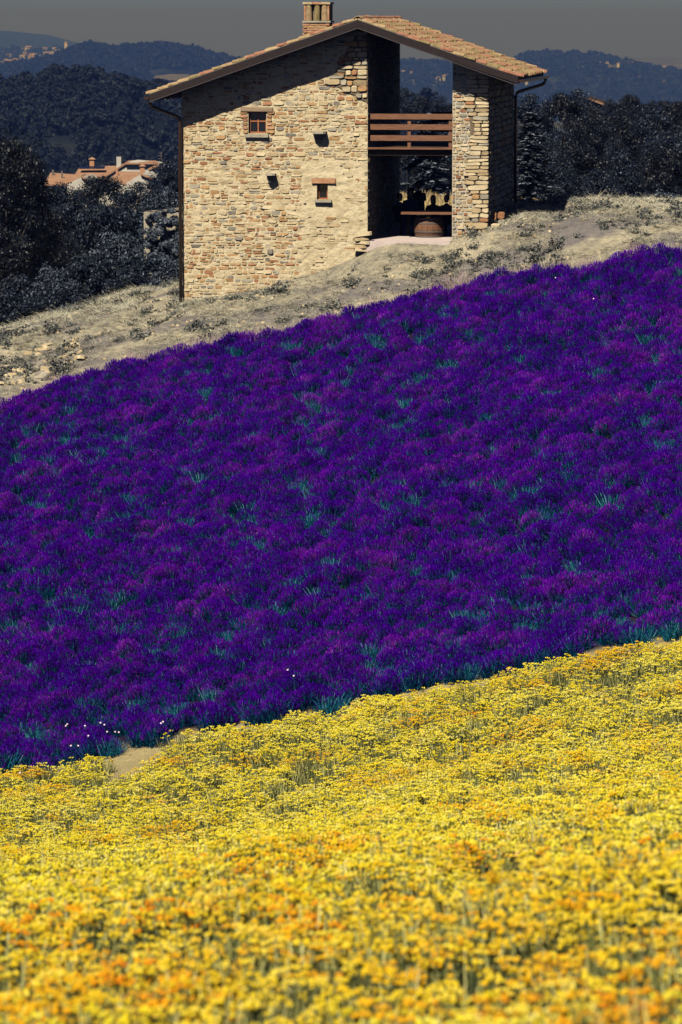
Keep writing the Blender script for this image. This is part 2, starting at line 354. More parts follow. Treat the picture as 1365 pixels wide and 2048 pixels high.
hp_right = hill('blue_ridge', [(560, 128), (700, 124), (790, 128), (860, 132), (905, 134), (1030, 128), (1060, 116), (1100, 114), (1180, 115), (1215, 122), (1260, 133), (1365, 152), (1500, 160), (1800, 168)], 6500, -170, 1900, M_HILLF, rough=5)

# ------------------------------------------------------------------ scatter of instances (ground cover and far woods)
def scatter(name, pts, protos, label, cat, smin=0.8, smax=1.2, tilt=0.0, idx=None, scales=None):
    pts = np.asarray(pts, float); n = len(pts)
    me = bpy.data.meshes.new(name); me.vertices.add(n); me.vertices.foreach_set('co', pts.astype(np.float32).ravel())
    a = me.attributes.new('rot', 'FLOAT_VECTOR', 'POINT')
    rot = np.stack([nr.normal(0, tilt, n), nr.normal(0, tilt, n), nr.uniform(0, 6.283, n)], 1); a.data.foreach_set('vector', rot.astype(np.float32).ravel())
    a = me.attributes.new('scl', 'FLOAT', 'POINT'); a.data.foreach_set('value', (nr.uniform(smin, smax, n) if scales is None else np.asarray(scales)).astype(np.float32))
    a = me.attributes.new('idx', 'INT', 'POINT'); a.data.foreach_set('value', (nr.integers(0, len(protos), n) if idx is None else np.asarray(idx)).astype(np.int32))
    me.update()
    col = bpy.data.collections.new(name + ' kinds')
    for i, p in enumerate(protos):
        o = bpy.data.objects.new('%s_kind_%02d' % (name, i), p); col.objects.link(o)
    ng = bpy.data.node_groups.new(name, 'GeometryNodeTree')
    ng.interface.new_socket('Geometry', in_out='INPUT', socket_type='NodeSocketGeometry'); ng.interface.new_socket('Geometry', in_out='OUTPUT', socket_type='NodeSocketGeometry')
    N = ng.nodes; gi = N.new('NodeGroupInput'); go = N.new('NodeGroupOutput')
    m2p = N.new('GeometryNodeMeshToPoints'); iop = N.new('GeometryNodeInstanceOnPoints'); ci = N.new('GeometryNodeCollectionInfo')
    ci.inputs['Collection'].default_value = col; ci.inputs['Separate Children'].default_value = True; ci.inputs['Reset Children'].default_value = True
    def attr(nm, ty):
        q = N.new('GeometryNodeInputNamedAttribute'); q.data_type = ty; q.inputs['Name'].default_value = nm; return [s for s in q.outputs if s.enabled and s.name == 'Attribute'][0]
    L = ng.links.new
    e2r = N.new('FunctionNodeEulerToRotation'); L(attr('rot', 'FLOAT_VECTOR'), e2r.inputs[0])
    L(gi.outputs[0], m2p.inputs['Mesh']); L(m2p.outputs[0], iop.inputs['Points']); L(ci.outputs[0], iop.inputs['Instance'])
    iop.inputs['Pick Instance'].default_value = True
    L(attr('idx', 'INT'), iop.inputs['Instance Index']); L(e2r.outputs[0], iop.inputs['Rotation']); L(attr('scl', 'FLOAT'), iop.inputs['Scale'])
    L(iop.outputs[0], go.inputs[0])
    o = link(name, me); md = o.modifiers.new('scatter', 'NODES'); md.node_group = ng
    return tag(o, label, cat, kind='stuff')

def quads(c, d1, d2):
    """quads with centres c and half-axes d1, d2 (n,3 arrays)"""
    v = np.stack([c - d1 - d2, c + d1 - d2, c + d1 + d2, c - d1 + d2], 1).reshape(-1, 3)
    return v, np.arange(len(v)).reshape(-1, 4)
def rand_dir(n):
    d = nr.normal(size=(n, 3)); return d / np.linalg.norm(d, axis=1, keepdims=True)
def join(parts):
    vs, fs, ms = [], [], []; k = 0
    for v, f, m in parts: vs.append(v); fs.append(f + k); ms.append(np.full(len(f), m)); k += len(v)
    return np.concatenate(vs), np.concatenate(fs), np.concatenate(ms)
def blades(n, rad, h0, h1, wid, lean, base=None):
    a = nr.uniform(0, 6.283, n); r = rad * np.sqrt(nr.uniform(0, 1, n))
    b = np.stack([r * np.cos(a), r * np.sin(a), np.zeros(n)], 1) if base is None else base
    h = nr.uniform(h0, h1, n)
    t = b + np.stack([b[:, 0] * lean + nr.normal(0, lean * 0.2, n), b[:, 1] * lean + nr.normal(0, lean * 0.2, n), h], 1)
    s = rand_dir(n); s[:, 2] = 0; s = s / np.linalg.norm(s, axis=1, keepdims=True) * wid
    v = np.stack([b - s, b + s, t + s * 0.35, t - s * 0.35], 1).reshape(-1, 3)
    return v, np.arange(len(v)).reshape(-1, 4), t

# ------------------------------------------------------------------ lavender
def lavender_mesh(nsp, leafy, rad=0.30, h=0.45, lm=None):
    th = nr.uniform(0, 6.283, nsp); ph = np.arccos(nr.uniform(0.28, 1.0, nsp))
    d = np.stack([np.sin(ph) * np.cos(th), np.sin(ph) * np.sin(th), np.cos(ph)], 1)
    ln = nr.uniform(0.78, 1.08, nsp)
    tip = d * np.stack([rad * 1.1 * ln, rad * 1.1 * ln, h * ln], 1); tip[:, 2] += 0.03
    ax = d * np.array([0.6, 0.6, 1.0]); ax[:, 2] += 0.35; ax += nr.normal(0, 0.12, ax.shape); ax /= np.linalg.norm(ax, axis=1, keepdims=True)
    sd = np.cross(ax, rand_dir(nsp)); sd /= np.linalg.norm(sd, axis=1, keepdims=True); sd2 = np.cross(ax, sd)
    hl = nr.uniform(0.022, 0.042, nsp)[:, None]; hw = nr.uniform(0.0045, 0.0085, nsp)[:, None]
    q1 = quads(tip, sd * hw, ax * hl); q2 = quads(tip, sd2 * hw, ax * hl)
    q2 = (q2[0], q2[1])
    base = tip - ax * nr.uniform(0.16, 0.26, nsp)[:, None]
    v = np.stack([base - sd * 0.0025, base + sd * 0.0025, tip + sd * 0.002, tip - sd * 0.002], 1).reshape(-1, 3)
    st = (v, np.arange(len(v)).reshape(-1, 4))
    nl = leafy
    lv = blades(nl, rad * 0.75, h * 0.35, h * (0.78 if lm is None else 1.0), 0.007, 0.55)
    return np_mesh('lavender bush', *(lambda j: (j[0], j[1], [M_LAV, M_LAVLEAF if lm is None else lm], j[2]))(join([(q1[0], q1[1], 0), (q2[0], q2[1], 0), (st[0], st[1], 1), (lv[0], lv[1], 1)])))
M_TEAL = island_mat('pale teal lavender leaves', [(0.0, (0.001, 0.018, 0.06)), (0.5, (0.005, 0.08, 0.15)), (0.85, (0.02, 0.20, 0.27)), (1.0, (0.18, 0.44, 0.46))], 0.9, 0.0)
LAV = [lavender_mesh(370, 90) for _ in range(4)] + [lavender_mesh(170, 200, 0.27, 0.42) for _ in range(2)] + [lavender_mesh(40, 260, 0.25, 0.40, M_TEAL) for _ in range(2)] + [lavender_mesh(440, 70, 0.33, 0.49) for _ in range(2)]

_by = [(-200, 1580), (0, 1550), (170, 1530), (300, 1495), (380, 1478), (520, 1448), (680, 1428), (800, 1385), (920, 1368), (1060, 1345), (1180, 1318), (1290, 1292), (1365, 1278), (1600, 1230)]
_ty = [(-200, 845), (0, 795), (140, 745), (280, 705), (420, 675), (600, 640), (720, 605), (850, 575), (960, 545), (1100, 522), (1220, 510), (1365, 486), (1600, 450)]
def pix(x, y, z):
    cp, sp = math.cos(PITCH), math.sin(PITCH)
    dep = y * cp - z * sp; up = y * sp + z * cp
    return 682.5 + F * x / dep, 1024.0 - F * up / dep
def meet(px, py, y0, y1, lift):
    """distance at which the sight line through a pixel comes down to `lift` above the ground"""
    for Yt in np.arange(y0, y1, 0.1):
        q = P(px, py, Yt)
        if q.z <= gz(q.x, q.y) + lift: return q
    return q
def edge_fn(tab, y0, y1, lift):
    e = [meet(a, b, y0, y1, lift) for a, b in tab]; ex = [q.x for q in e]; ey = [q.y for q in e]
    return lambda X: float(np.interp(X, ex, ey))
front_edge = edge_fn(_by, 60, 78, 0.02)
yellow_edge = edge_fn(_by, 55, 78, 0.36)
_back = edge_fn(_ty, 85, 106, 0.42)
def back_edge(X): return _back(X) + 0.06 * math.sin(X * 2.7) * math.sin(X * 1.1)
_fe = np.array([front_edge(q) for q in np.linspace(-15, 15, 121)]); _be = np.array([back_edge(q) for q in np.linspace(-15, 15, 121)]); _xx = np.linspace(-15, 15, 121)
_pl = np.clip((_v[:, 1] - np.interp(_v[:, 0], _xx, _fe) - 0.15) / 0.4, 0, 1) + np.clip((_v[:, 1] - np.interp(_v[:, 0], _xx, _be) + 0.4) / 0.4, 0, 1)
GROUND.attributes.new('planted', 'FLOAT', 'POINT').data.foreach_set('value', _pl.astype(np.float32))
lav_pts = []; lav_front = []
row = 0
y = 60.0
while y < 104:
    x = -13.5 + (0.3 if row % 2 else 0.0)
    while x < 13.5:
        X = x + rng.gauss(0, 0.10); Y = y + rng.gauss(0, 0.10) + 0.0 * x
        if front_edge(X) < Y < back_edge(X) and mn.noise(Vector((X * 0.45, Y * 0.45, 3))) > -0.72:
            (lav_front if Y < front_edge(X) + 0.52 else lav_pts).append((X, Y, gz(X, Y) - 0.03))
        x += 0.37
    y += 0.43; row += 1
x = -13.0
while x < 13.0:
    for k in (0.15, 0.5):
        X = x + rng.uniform(-0.08, 0.08); Y = _back(X) - k + rng.uniform(-0.1, 0.1); lav_pts.append((X, Y, gz(X, Y) - 0.06))
    x += 0.27
idx = [int(nr.choice(10, p=[.12, .12, .12, .12, .11, .11, .05, .05, .10, .10] if q[1] > front_edge(q[0]) + 1.3 + 0.6 * math.sin(q[0] * 1.3) else [.07, .07, .07, .07, .29, .29, .05, .05, .02, .02])) for q in lav_pts]
scatter('lavender_field', lav_pts, LAV, 'deep purple lavender covering the middle slope with teal leaves between', 'lavender', 0.70, 0.98, 0.10, idx)
lp = None
for (X, Y, Z) in lav_front:
    i = rng.choice([4, 5, 4, 5, 4, 5, 6, 7, 0, 1])
    o = link('lavender_bush', LAV[i], None, (X, Y, Z)); s = rng.uniform(0.8, 1.15); o.scale = (s, s, s); o.rotation_euler = (0, 0, rng.uniform(0, 6.28))
    tag(o, 'lavender bush in the front row along the yellow flowers', 'lavender', 'lavender bushes of the front row', 'thing')

# ------------------------------------------------------------------ yellow flowers
def yellow_parts(nh, rad, h, nb, seg=6, hs=1.0):
    a = nr.uniform(0, 6.283, nh); r = rad * np.sqrt(nr.uniform(0, 1, nh))
    c = np.stack([r * np.cos(a), r * np.sin(a), h * nr.uniform(0.72, 1.05, nh) * (1 - 0.25 * (r / rad) ** 2)], 1)
    hv, hf = [], []
    for q in c:
        for _ in range(6):               # each flat head is a few small bumpy domes side by side
            k = len(hv); s = rng.uniform(0.008, 0.015) * hs; p = q + np.array([rng.gauss(0, 0.017 * hs), rng.gauss(0, 0.017 * hs), rng.gauss(0, 0.003)])
            for j in range(seg):
                an = 2 * math.pi * j / seg; hv.append((p[0] + s * math.cos(an), p[1] + s * math.sin(an), p[2] - 0.004))
            hv.append((p[0], p[1], p[2] + s * 0.55)); hv.append((p[0], p[1], p[2] - 0.012))
            for j in range(seg):
                hf.append((k + j, k + (j + 1) % seg, k + seg)); hf.append((k + (j + 1) % seg, k + j, k + seg + 1))
    heads = np.array(hv), np.array(hf)
    b = c * np.array([0.45, 0.45, 0]) ; sd = rand_dir(nh); sd[:, 2] = 0; sd *= 0.004
    v = np.stack([b - sd, b + sd, c + sd * 0.7, c - sd * 0.7], 1).reshape(-1, 3)
    fo = blades(nb, rad * 1.0, h * 0.25, h * 0.82, 0.006, 0.25)
    v2 = np.concatenate([v, fo[0]]); f2 = np.concatenate([np.arange(len(v)).reshape(-1, 4), fo[1] + len(v)])
    return heads, (v2, f2)
M_YELN = island_mat('golden flower head', [(0.0, (0.62, 0.42, 0.01)), (0.5, (0.80, 0.60, 0.025)), (0.85, (0.84, 0.68, 0.11)), (1.0, (0.76, 0.36, 0.01))], 0.75, 0.1,
                   patch=[(0.0, (0.74, 0.46, 0.01)), (0.5, (0.78, 0.42, 0.01)), (1.0, (0.74, 0.26, 0.008))], patch_scale=2.5, obj_mix=0.5)
M_ORA = island_mat('orange flower head', [(0.0, (0.74, 0.44, 0.01)), (0.45, (0.78, 0.40, 0.01)), (0.8, (0.76, 0.27, 0.008)), (1.0, (0.68, 0.14, 0.006))], 0.75, 0.1, obj_mix=0.6)
YO = []
YEL = []; YH = []; YF = []
for i in range(8):
    hd, fo = yellow_parts(rng.randint(15, 24) if i < 6 else 7, 0.19, rng.uniform(0.35, 0.44), 90 if i < 6 else 150, 6, 0.88)
    YH.append(np_mesh('flower heads', hd[0], hd[1], M_YELN)); YO.append(np_mesh('flower heads', hd[0], hd[1], M_ORA)); YF.append(np_mesh('flower foliage', fo[0], fo[1], M_YELLEAF))
    f4 = np.concatenate([fo[1][:, [0, 1, 2]], fo[1][:, [0, 2, 3]]])
    j = join([(hd[0], hd[1], 0), (fo[0], f4, 1)]); YEL.append(np_mesh('yellow flower clump', j[0], j[1], [M_YEL, M_YELLEAF], j[2]))
near = []; yel_pts = []
BARE = [(meet(a, b, 60, 76, 0.1), r_) for a, b, r_ in ((1285, 1308, 0.65), (1330, 1300, 0.5), (290, 1506, 0.55), (225, 1520, 0.5), (900, 1384, 0.35), (1180, 1330, 0.3))]
def yel_fill(y0, y1, dens, half):
    n = int((y1 - y0) * 2 * half * dens)
    for _ in range(n):
        X = rng.uniform(-half, half); Y = rng.uniform(y0, y1)
        if Y > yellow_edge(X) + 0.55 + 0.45 * mn.noise(Vector((X * 1.1, 3.3, 0))) + 0.25 * rng.random(): continue
        g = mn.noise(Vector((X * 0.55, Y * 0.35, 1)))
        if Y > 40 and g < -0.45 and rng.random() < 0.6: continue
        if Y > 60 and any((X - q.x) ** 2 + ((Y + 0.6 - q.y) * 0.3) ** 2 < r_ * r_ for q, r_ in BARE): continue
        hn = mn.noise(Vector((X * 1.05, Y * 0.75, 5)))
        if Y > 24 and hn < -0.30 and rng.random() < 0.6: continue
        z = gz(X, Y) - 0.02 + (0.17 if Y > 24 else 0.10) * hn
        (near if (Y < 24) else yel_pts).append((X, Y, z))
yel_fill(7.0, 24.0, 14, 3.6); yel_fill(24, 40, 15, 5.5); yel_fill(40, 72, 17, 9.5)
def in_view(q):
    a, b = pix(q[0], q[1], q[2] + 0.3); return -20 < a < 1385 and b < 2090
near.sort(key=lambda q: q[1])
sel = [q for q in near if in_view(q)][:290]; ss = set(sel)
yel_pts += [q for q in near if q not in ss]
scatter('yellow_flower_field', yel_pts, YEL, 'bright yellow everlasting flowers filling the lower field', 'flowers', 0.8, 1.25, 0.08)
for q in sel:
    i = rng.randrange(8); o = link('yellow_flower_plant', YF[i], None, q); s = rng.uniform(0.8, 1.25); o.scale = (s, s, s); o.rotation_euler = (rng.gauss(0, 0.08), rng.gauss(0, 0.08), rng.uniform(0, 6.28))
    tag(o, 'blurred yellow flowering plant at the near edge of the field', 'flower', 'yellow flower plants nearest the viewer', 'thing')
    po = 0.10 + 0.5 * float(sstep(16.5, 12.5, q[1])) * float(sstep(-0.4, 0.9, q[0])) + 0.35 * float(sstep(18, 14, q[1])) * float(sstep(-0.5, -1.2, q[0]))
    c = link('flower_heads', (YO if rng.random() < po else YH)[i], o); c['kind'] = 'stuff'
    o.scale = (s, s, s)

# ------------------------------------------------------------------ the stone house
house = empty('stone_house', O, -HOUSE_ANG)
tag(house, 'tall rubble stone farmhouse with an open passage and clay tile roof', 'house')
def hpoly(lst, v=0.0): return [HP(a, b, v) for a, b in lst]
DEPTH = 7.3; OVER = 0.78
u_open = HP(737, 400)[0]; u_p0 = HP(905, 400)[0]; u_p1 = HP(978, 400)[0]
ua, wa = HP(716, 40, -OVER)             # ridge, top of the roof deck at the verge
SL = 0.352; ue0 = HP(300, 183, -OVER)[0]; ue1 = HP(1035, 153, -OVER)[0]
def deck(u): return wa - SL * abs(u - ua)          # top of deck
DT = 0.10
WB = -1.6                                           # walls go down below the ground
win1 = (*HP(496, 266), *HP(534, 221)); win2 = (*HP(635, 400), *HP(657, 366))   # u0,w0,u1,w1
holes = [win1, win2]
GS = 0.05
def snap(q): return tuple(round(a / GS) * GS for a in q)
holes = [snap(h) for h in holes]
crumb = [(*HP(540, 503), 0.09, 0.11), (*HP(541, 352), 0.16, 0.08), (*HP(641, 270), 0.22, 0.1)]

def wall_sheet(name, mat, u0, u1, w0, topf, holes, amp, fu, parent, seed=0):
    """a rough mortar face on a 5 cm grid. fu(u, w, off) gives the local point; the mortar is displaced outward"""
    nu = int(round((u1 - u0) / GS)); nw = int(round((max(topf(u0), topf(u1), topf(min(max(ua, u0), u1))) - w0) / GS))
    idx = {}; vs = []; fs = []
    def vert(i, j):
        k = (i, j)
        if k not in idx:
            u = u0 + i * GS; q = w0 + j * GS
            edge = i in (0, nu)
            d = amp * (mn.fractal(Vector((u * 5.5, q * 8, seed)), 0.8, 2.0, 4) + 0.5 * mn.noise(Vector((u * 1.3, q * 1.3, seed + 9))))
            for hh in holes:
                if hh[0] - GS * 1.2 < u < hh[2] + GS * 1.2 and hh[1] - GS * 1.2 < q < hh[3] + GS * 1.2: d *= 0.2
            idx[k] = len(vs); vs.append(fu(u, q, d))
        return idx[k]
    for i in range(nu):
        for j in range(nw):
            uc = u0 + (i + 0.5) * GS; q = w0 + (j + 0.5) * GS
            if q > topf(uc): continue
            if any(h[0] < uc < h[2] and h[1] < q < h[3] for h in holes): continue
            fs.append((vert(i, j), vert(i + 1, j), vert(i + 1, j + 1), vert(i, j + 1)))
    me = np_mesh(name, np.array(vs), np.array(fs), mat)
    return link(name, me, parent)
def top(u): return deck(u) - DT * 0.5

def courses(u0, u1, w0, w1, inside, ch=(0.09, 0.18), sw=(0.14, 0.46), gap=0.022):
    out = []; q = w0
    while q < w1:
        h = rng.uniform(*ch); u = u0 - rng.uniform(0, 0.2)
        while u < u1:
            wd = min(sw[1], sw[0] + (sw[1] - sw[0]) * rng.random() ** 1.6)
            if u < u0: wd = wd + u - u0; u = u0
            if wd < 0.06: wd = 0.08
            if u1 - u < wd + 0.08: wd = u1 - u
            if wd < 0.04: break
            if rng.random() < 0.16 and h > 0.12:      # two thin stones in place of one
                for k in (0, 1):
                    out.append((u + wd / 2, q + h * (0.25 + 0.5 * k), wd - gap, h / 2 - gap))
            else:
                out.append((u + wd / 2, q + h / 2 + rng.gauss(0, 0.012), wd - gap, h * rng.uniform(0.85, 1.05) - gap))
            u += wd
        q += h
    return [s for s in out if inside(*s)]
def stone_geo(wd, h, proud, inset=0.10, irr=0.13, ex=9):
    """an irregular slab facing -y, its face proud of y = 0: 36 triangles"""
    n = 8; vs = []
    an = [b0 + rng.gauss(0, 0.09) for b0 in (0.55, 0.98, 2.16, 2.59, 3.69, 4.12, 5.30, 5.73)]
    ring = []
    for a in an:
        ca, sa = math.cos(a), math.sin(a)
        k = 1.0 / max(abs(ca) ** ex + abs(sa) ** ex, 1e-6) ** (1 / ex)
        ring.append((wd / 2 * ca * k * (1 - irr * rng.random()) , h / 2 * sa * k * (1 - irr * 1.3 * rng.random())))
    tl = rng.gauss(0, 0.10), rng.gauss(0, 0.06)
    e = min(wd, h) * rng.uniform(0.05, 0.13)
    for (x, z) in ring: vs.append((x, inset, z))
    for (x, z) in ring: vs.append((x, -proud * 0.45 + tl[0] * z * 0.3, z))
    for (x, z) in ring:
        l = math.hypot(x, z) or 1; vs.append((x * (1 - e / l), -proud * rng.uniform(0.85, 1.15) + tl[0] * z + tl[1] * x * 0.4, z * (1 - e / l)))
    fs = [(i, (i + 1) % n, n + (i + 1) % n, n + i) for i in range(n)] + [(n + i, n + (i + 1) % n, 2 * n + (i + 1) % n, 2 * n + i) for i in range(n)] + [tuple(range(2 * n, 3 * n))]
    return vs, fs
STONE_BUDGET = []
def lay(stones, parent, M, pick, n_single, proud=(0.012, 0.04), irr=0.13):
    """M maps the wall's (u, out, w) frame into the house frame; the largest n_single stones are objects, the rest one part"""
    stones = sorted(stones, key=lambda s: -s[2] * s[3]); mb = MB()
    for i, (u, q, wd, h) in enumerate(stones):
        mi = pick(u, q, wd, h); g = stone_geo(wd, h, rng.uniform(*proud), irr=irr)
        T = M @ Matrix.Translation((u, 0, q)) @ Matrix.Rotation(rng.gauss(0, 0.03), 4, 'Y')
        if i < n_single:
            me = bpy.data.meshes.new('stone'); me.from_pydata(g[0], [], g[1]); me.materials.append(STONE[mi]); o = link('stone', me, parent); o.matrix_local = T
        else: mb.add(g[0], g[1], mi, T)
    if mb.v:
        o = mb.build('small_stones', STONE, parent); o['kind'] = 'stuff'
def wpick(ws):
    t = sum(ws); r = rng.random() * t
    for i, a in enumerate(ws):
        r -= a
        if r < 0: return i
    return 0

# front wall ------------------------------------------------------
front = wall_sheet('front_wall', M_MORTAR, 0.0, round(u_open / GS) * GS, WB, top, holes, 0.020, lambda u, q, d: (u, -d, q), house)
u_open = round(u_open / GS) * GS
RAKE = HP(660, 165), HP(735, 207)       # below this line the old plaster, above it bare new masonry
def bare(u, q):
    (a, b), (c, d) = RAKE
    return q > b + (u - a) * (d - b) / (c - a) + 0.02 and (u >= ua or (u - a) * (deck(ua) - b) > (q - b) * (ua - a))
clear = [(h[0] - 0.06, h[1] - 0.10, h[2] + 0.06, h[3] + 0.14) for h in holes] + [(c[0] - c[2], c[1] - c[3], c[0] + c[2], c[1] + c[3]) for c in crumb]
uS, wS = HP(600, 440)
def in_front(u, q, wd, h):
    if u - wd / 2 < -0.02 or u + wd / 2 > u_open + 0.02: return False
    if q + h / 2 > deck(u) - 0.12 or q < WB + 0.6: return False
    if any(u + wd / 2 > c[0] and u - wd / 2 < c[2] and q + h / 2 > c[1] and q - h / 2 < c[3] for c in clear): return False
    if bare(u, q): return False
    # old plaster hides the stones over much of the lower right
    pl = mn.noise(Vector((u * 0.9, q * 0.9, 2.0))) * 0.5 + (0.80 if (u > uS and q < wS + 1.6) else 0.0) - 0.18
    return rng.random() > max(0.0, pl) * 1.35
st = courses(0.0, u_open, WB, wa, in_front, (0.06, 0.15), (0.09, 0.38), 0.014)
lay(st, front, Matrix.Identity(4), lambda u, q, a, b: wpick([54, 20, 11, 6, 8, 3] if u > uS + 0.4 * mn.noise(Vector((u, q, 1))) else [30, 26, 22, 11, 8, 4]), 150, (0.002, 0.024), 0.24)
# dark slivers laid on the mortar, the shade of open gaps put into their colour
mb = MB()
for _ in range(330):
    uq = rng.uniform(0.05, u_open - 0.1); qq = rng.uniform(WB + 0.7, wa - 0.3)
    if qq > deck(uq) - 0.2 or any(c[0] < uq < c[2] and c[1] < qq < c[3] for c in clear) or bare(uq, qq) or mn.noise(Vector((uq * 0.8, qq * 0.8, 8))) < -0.1: continue
    g = stone_geo(rng.uniform(0.05, 0.16), rng.uniform(0.015, 0.04), 0.012, 0.05, 0.3); mb.add(g[0], g[1], 0, Matrix.Translation((uq, 0, qq)) @ Matrix.Rotation(rng.gauss(0, 0.25), 4, 'Y'))
o = mb.build('crevice_slivers', rough_mat('crevice shade', (0.02, 0.016, 0.012), (0.07, 0.055, 0.04), 8), front); o['kind'] = 'stuff'
# bare masonry near the ridge: a dark backing so that the joints read as open
st = [s for s in courses(RAKE[0][0] - 0.3, u_open, RAKE[1][1] - 0.3, wa, lambda u, q, a, b: bare(u, q) and u + a / 2 < u_open + 0.02 and q + b / 2 < deck(u) - 0.12, (0.09, 0.20), (0.16, 0.44), 0.014)]
mb = MB(); (a, b), (c, d) = RAKE
mb.prism([(a, b + 0.02), (c + 0.02, d + 0.02), (u_open - 0.004, deck(u_open) - 0.1), (ua, deck(ua) - 0.1)], -0.028, 0.05)
gab = mb.build('gable_patch', M_DARKJOINT, house)
lay(st, gab, Matrix.Translation((0, -0.03, 0)), lambda u, q, a, b: wpick([14, 34, 26, 22, 14, 2]), 30, (0.03, 0.055), 0.06)
# window reveals, lintels, sills, frames ---------------------------
def window(h, frame, lintel_px, sill_px, lmat):
    u0, w0, u1, w1 = h; root = MB(); t = 0.03; dp = 0.34
    for bx in (((u0 + u1) / 2, dp / 2, w0 - t / 2, u1 - u0 + 2 * t, dp, t), ((u0 + u1) / 2, dp / 2, w1 + t / 2, u1 - u0 + 2 * t, dp, t)):
        root.box(bx[:3], bx[3:])
    root.box((u0 - t / 2, dp / 2, (w0 + w1) / 2), (t, dp, w1 - w0)); root.box((u1 + t / 2, dp / 2, (w0 + w1) / 2), (t, dp, w1 - w0))
    o = root.build('window', M_MORTAR, house)
    (a, b), (c, d) = HP(*lintel_px[:2]), HP(*lintel_px[2:])
    m = MB(); m.box(((a + c) / 2, 0.045, (b + d) / 2), (c - a, 0.21, b - d), ry=rng.gauss(0, 0.008)); m.build('lintel', lmat, o)
    (a, b), (c, d) = HP(*sill_px[:2]), HP(*sill_px[2:])
    m = MB(); m.box(((a + c) / 2, 0.05, (b + d) / 2), (c - a, 0.33, b - d)); m.build('sill', STONE[4], o)
    y = 0.16; fw = 0.045
    mm = MB()
    mm.box((u0 + fw / 2, y, (w0 + w1) / 2), (fw, 0.06, w1 - w0)); mm.box((u1 - fw / 2, y, (w0 + w1) / 2), (fw, 0.06, w1 - w0))
    mm.box(((u0 + u1) / 2, y, w0 + fw / 2), (u1 - u0 - 2 * fw, 0.058, fw)); mm.box(((u0 + u1) / 2, y, w1 - fw / 2), (u1 - u0 - 2 * fw, 0.058, fw))
    mm.build('frame', frame, o)
    if u1 - u0 > 0.4:
        mm = MB(); mm.box(((u0 + u1) / 2, y, (w0 + w1) / 2), (0.035, 0.04, w1 - w0 - 2 * fw)); mm.build('mullion', frame, o)
        mm = MB(); mm.box(((u0 + u1) / 2, y, w0 + (w1 - w0) * 0.55), (u1 - u0 - 2 * fw, 0.038, 0.035)); mm.build('glazing_bar', frame, o)
        for i in (0, 1):
            for j in (0, 1):
                x0 = u0 + fw + i * ((u1 - u0) / 2 - fw); zz = w0 + fw if j == 0 else w0 + (w1 - w0) * 0.55
                x1 = x0 + (u1 - u0) / 2 - fw; z1 = w0 + (w1 - w0) * 0.55 if j == 0 else w1 - fw
                mm = MB(); mm.box(((x0 + x1) / 2, y + 0.012, (zz + z1) / 2), (x1 - x0, 0.006, z1 - zz)); mm.build('pane', M_GLASS, o)
    else:
        mm = MB(); mm.box(((u0 + u1) / 2, y + 0.012, (w0 + w1) / 2), (u1 - u0 - 2 * fw, 0.006, w1 - w0 - 2 * fw)); mm.build('pane', M_GLASS, o)
window(holes[0], M_FRAME, (482, 222, 546, 214), (491, 274, 538, 268), M_WOOD2)
window(holes[1], M_FRAME, (624, 366, 672, 356), (630, 404, 664, 399), M_BRICK)
# brick jambs beside the upper window
for side, us in ((-1, holes[0][0]), (1, holes[0][2])):
    for k in range(6):
        wd = rng.choice([0.14, 0.22]); m = MB(); hq = holes[0][1] + 0.05 + k * 0.105
        g = stone_geo(wd, 0.085, 0.03, 0.05, 0.06); m.add(g[0], g[1], 0, Matrix.Translation((us + side * (wd / 2 + 0.015), 0, hq))); m.build('brick', M_BRICK if rng.random() < 0.7 else STONE[2], front)
# projecting stones and the hole
def slab(name, c, d, mat, parent, seed=0):
    m = MB(); g = stone_geo(d[0], d[2], 0, 0, 0.10)
    # thick slab: outline in x, y and thickness in z
    n = 8; ring = [(x, z) for x, _, z in g[0][:n]]
    vs = [(x * (d[0] / d[0]), y_ * (d[1] / d[2]), -d[2] / 2) for x, y_ in ring] + [(x * 0.96, y_ * (d[1] / d[2]) * 0.96, d[2] / 2 * rng.uniform(0.8, 1.1)) for x, y_ in ring]
    fs = [tuple(range(n - 1, -1, -1)), tuple(range(n, 2 * n))] + [(i, (i + 1) % n, n + (i + 1) % n, n + i) for i in range(n)]
    m.add(vs, fs); return m.build(name, mat, parent, c)
for (px, py, wd, hh) in ((641, 264, 0.42, 0.07), (543, 348, 0.30, 0.05)):
    u, q = HP(px, py); slab('corbel', (u, -0.10, q), (wd, 0.52, hh), STONE[4], front)
    m = MB(); g = stone_geo(wd * 0.55, 0.2, 0.16, 0.06, 0.2); m.add(g[0], g[1], 0, Matrix.Translation((u - 0.02, 0, q - 0.13))); m.build('corbel', STONE[5], front)
u, q = HP(541, 503); m = MB(); g = stone_geo(0.17, 0.2, 0.05, 0.05, 0.25); m.add(g[0], g[1], 0, Matrix.Translation((u, 0, q))); m.build('hole_shade', STONE[5], front)  # solid dark piece stands for the hole, its shade put into the colour

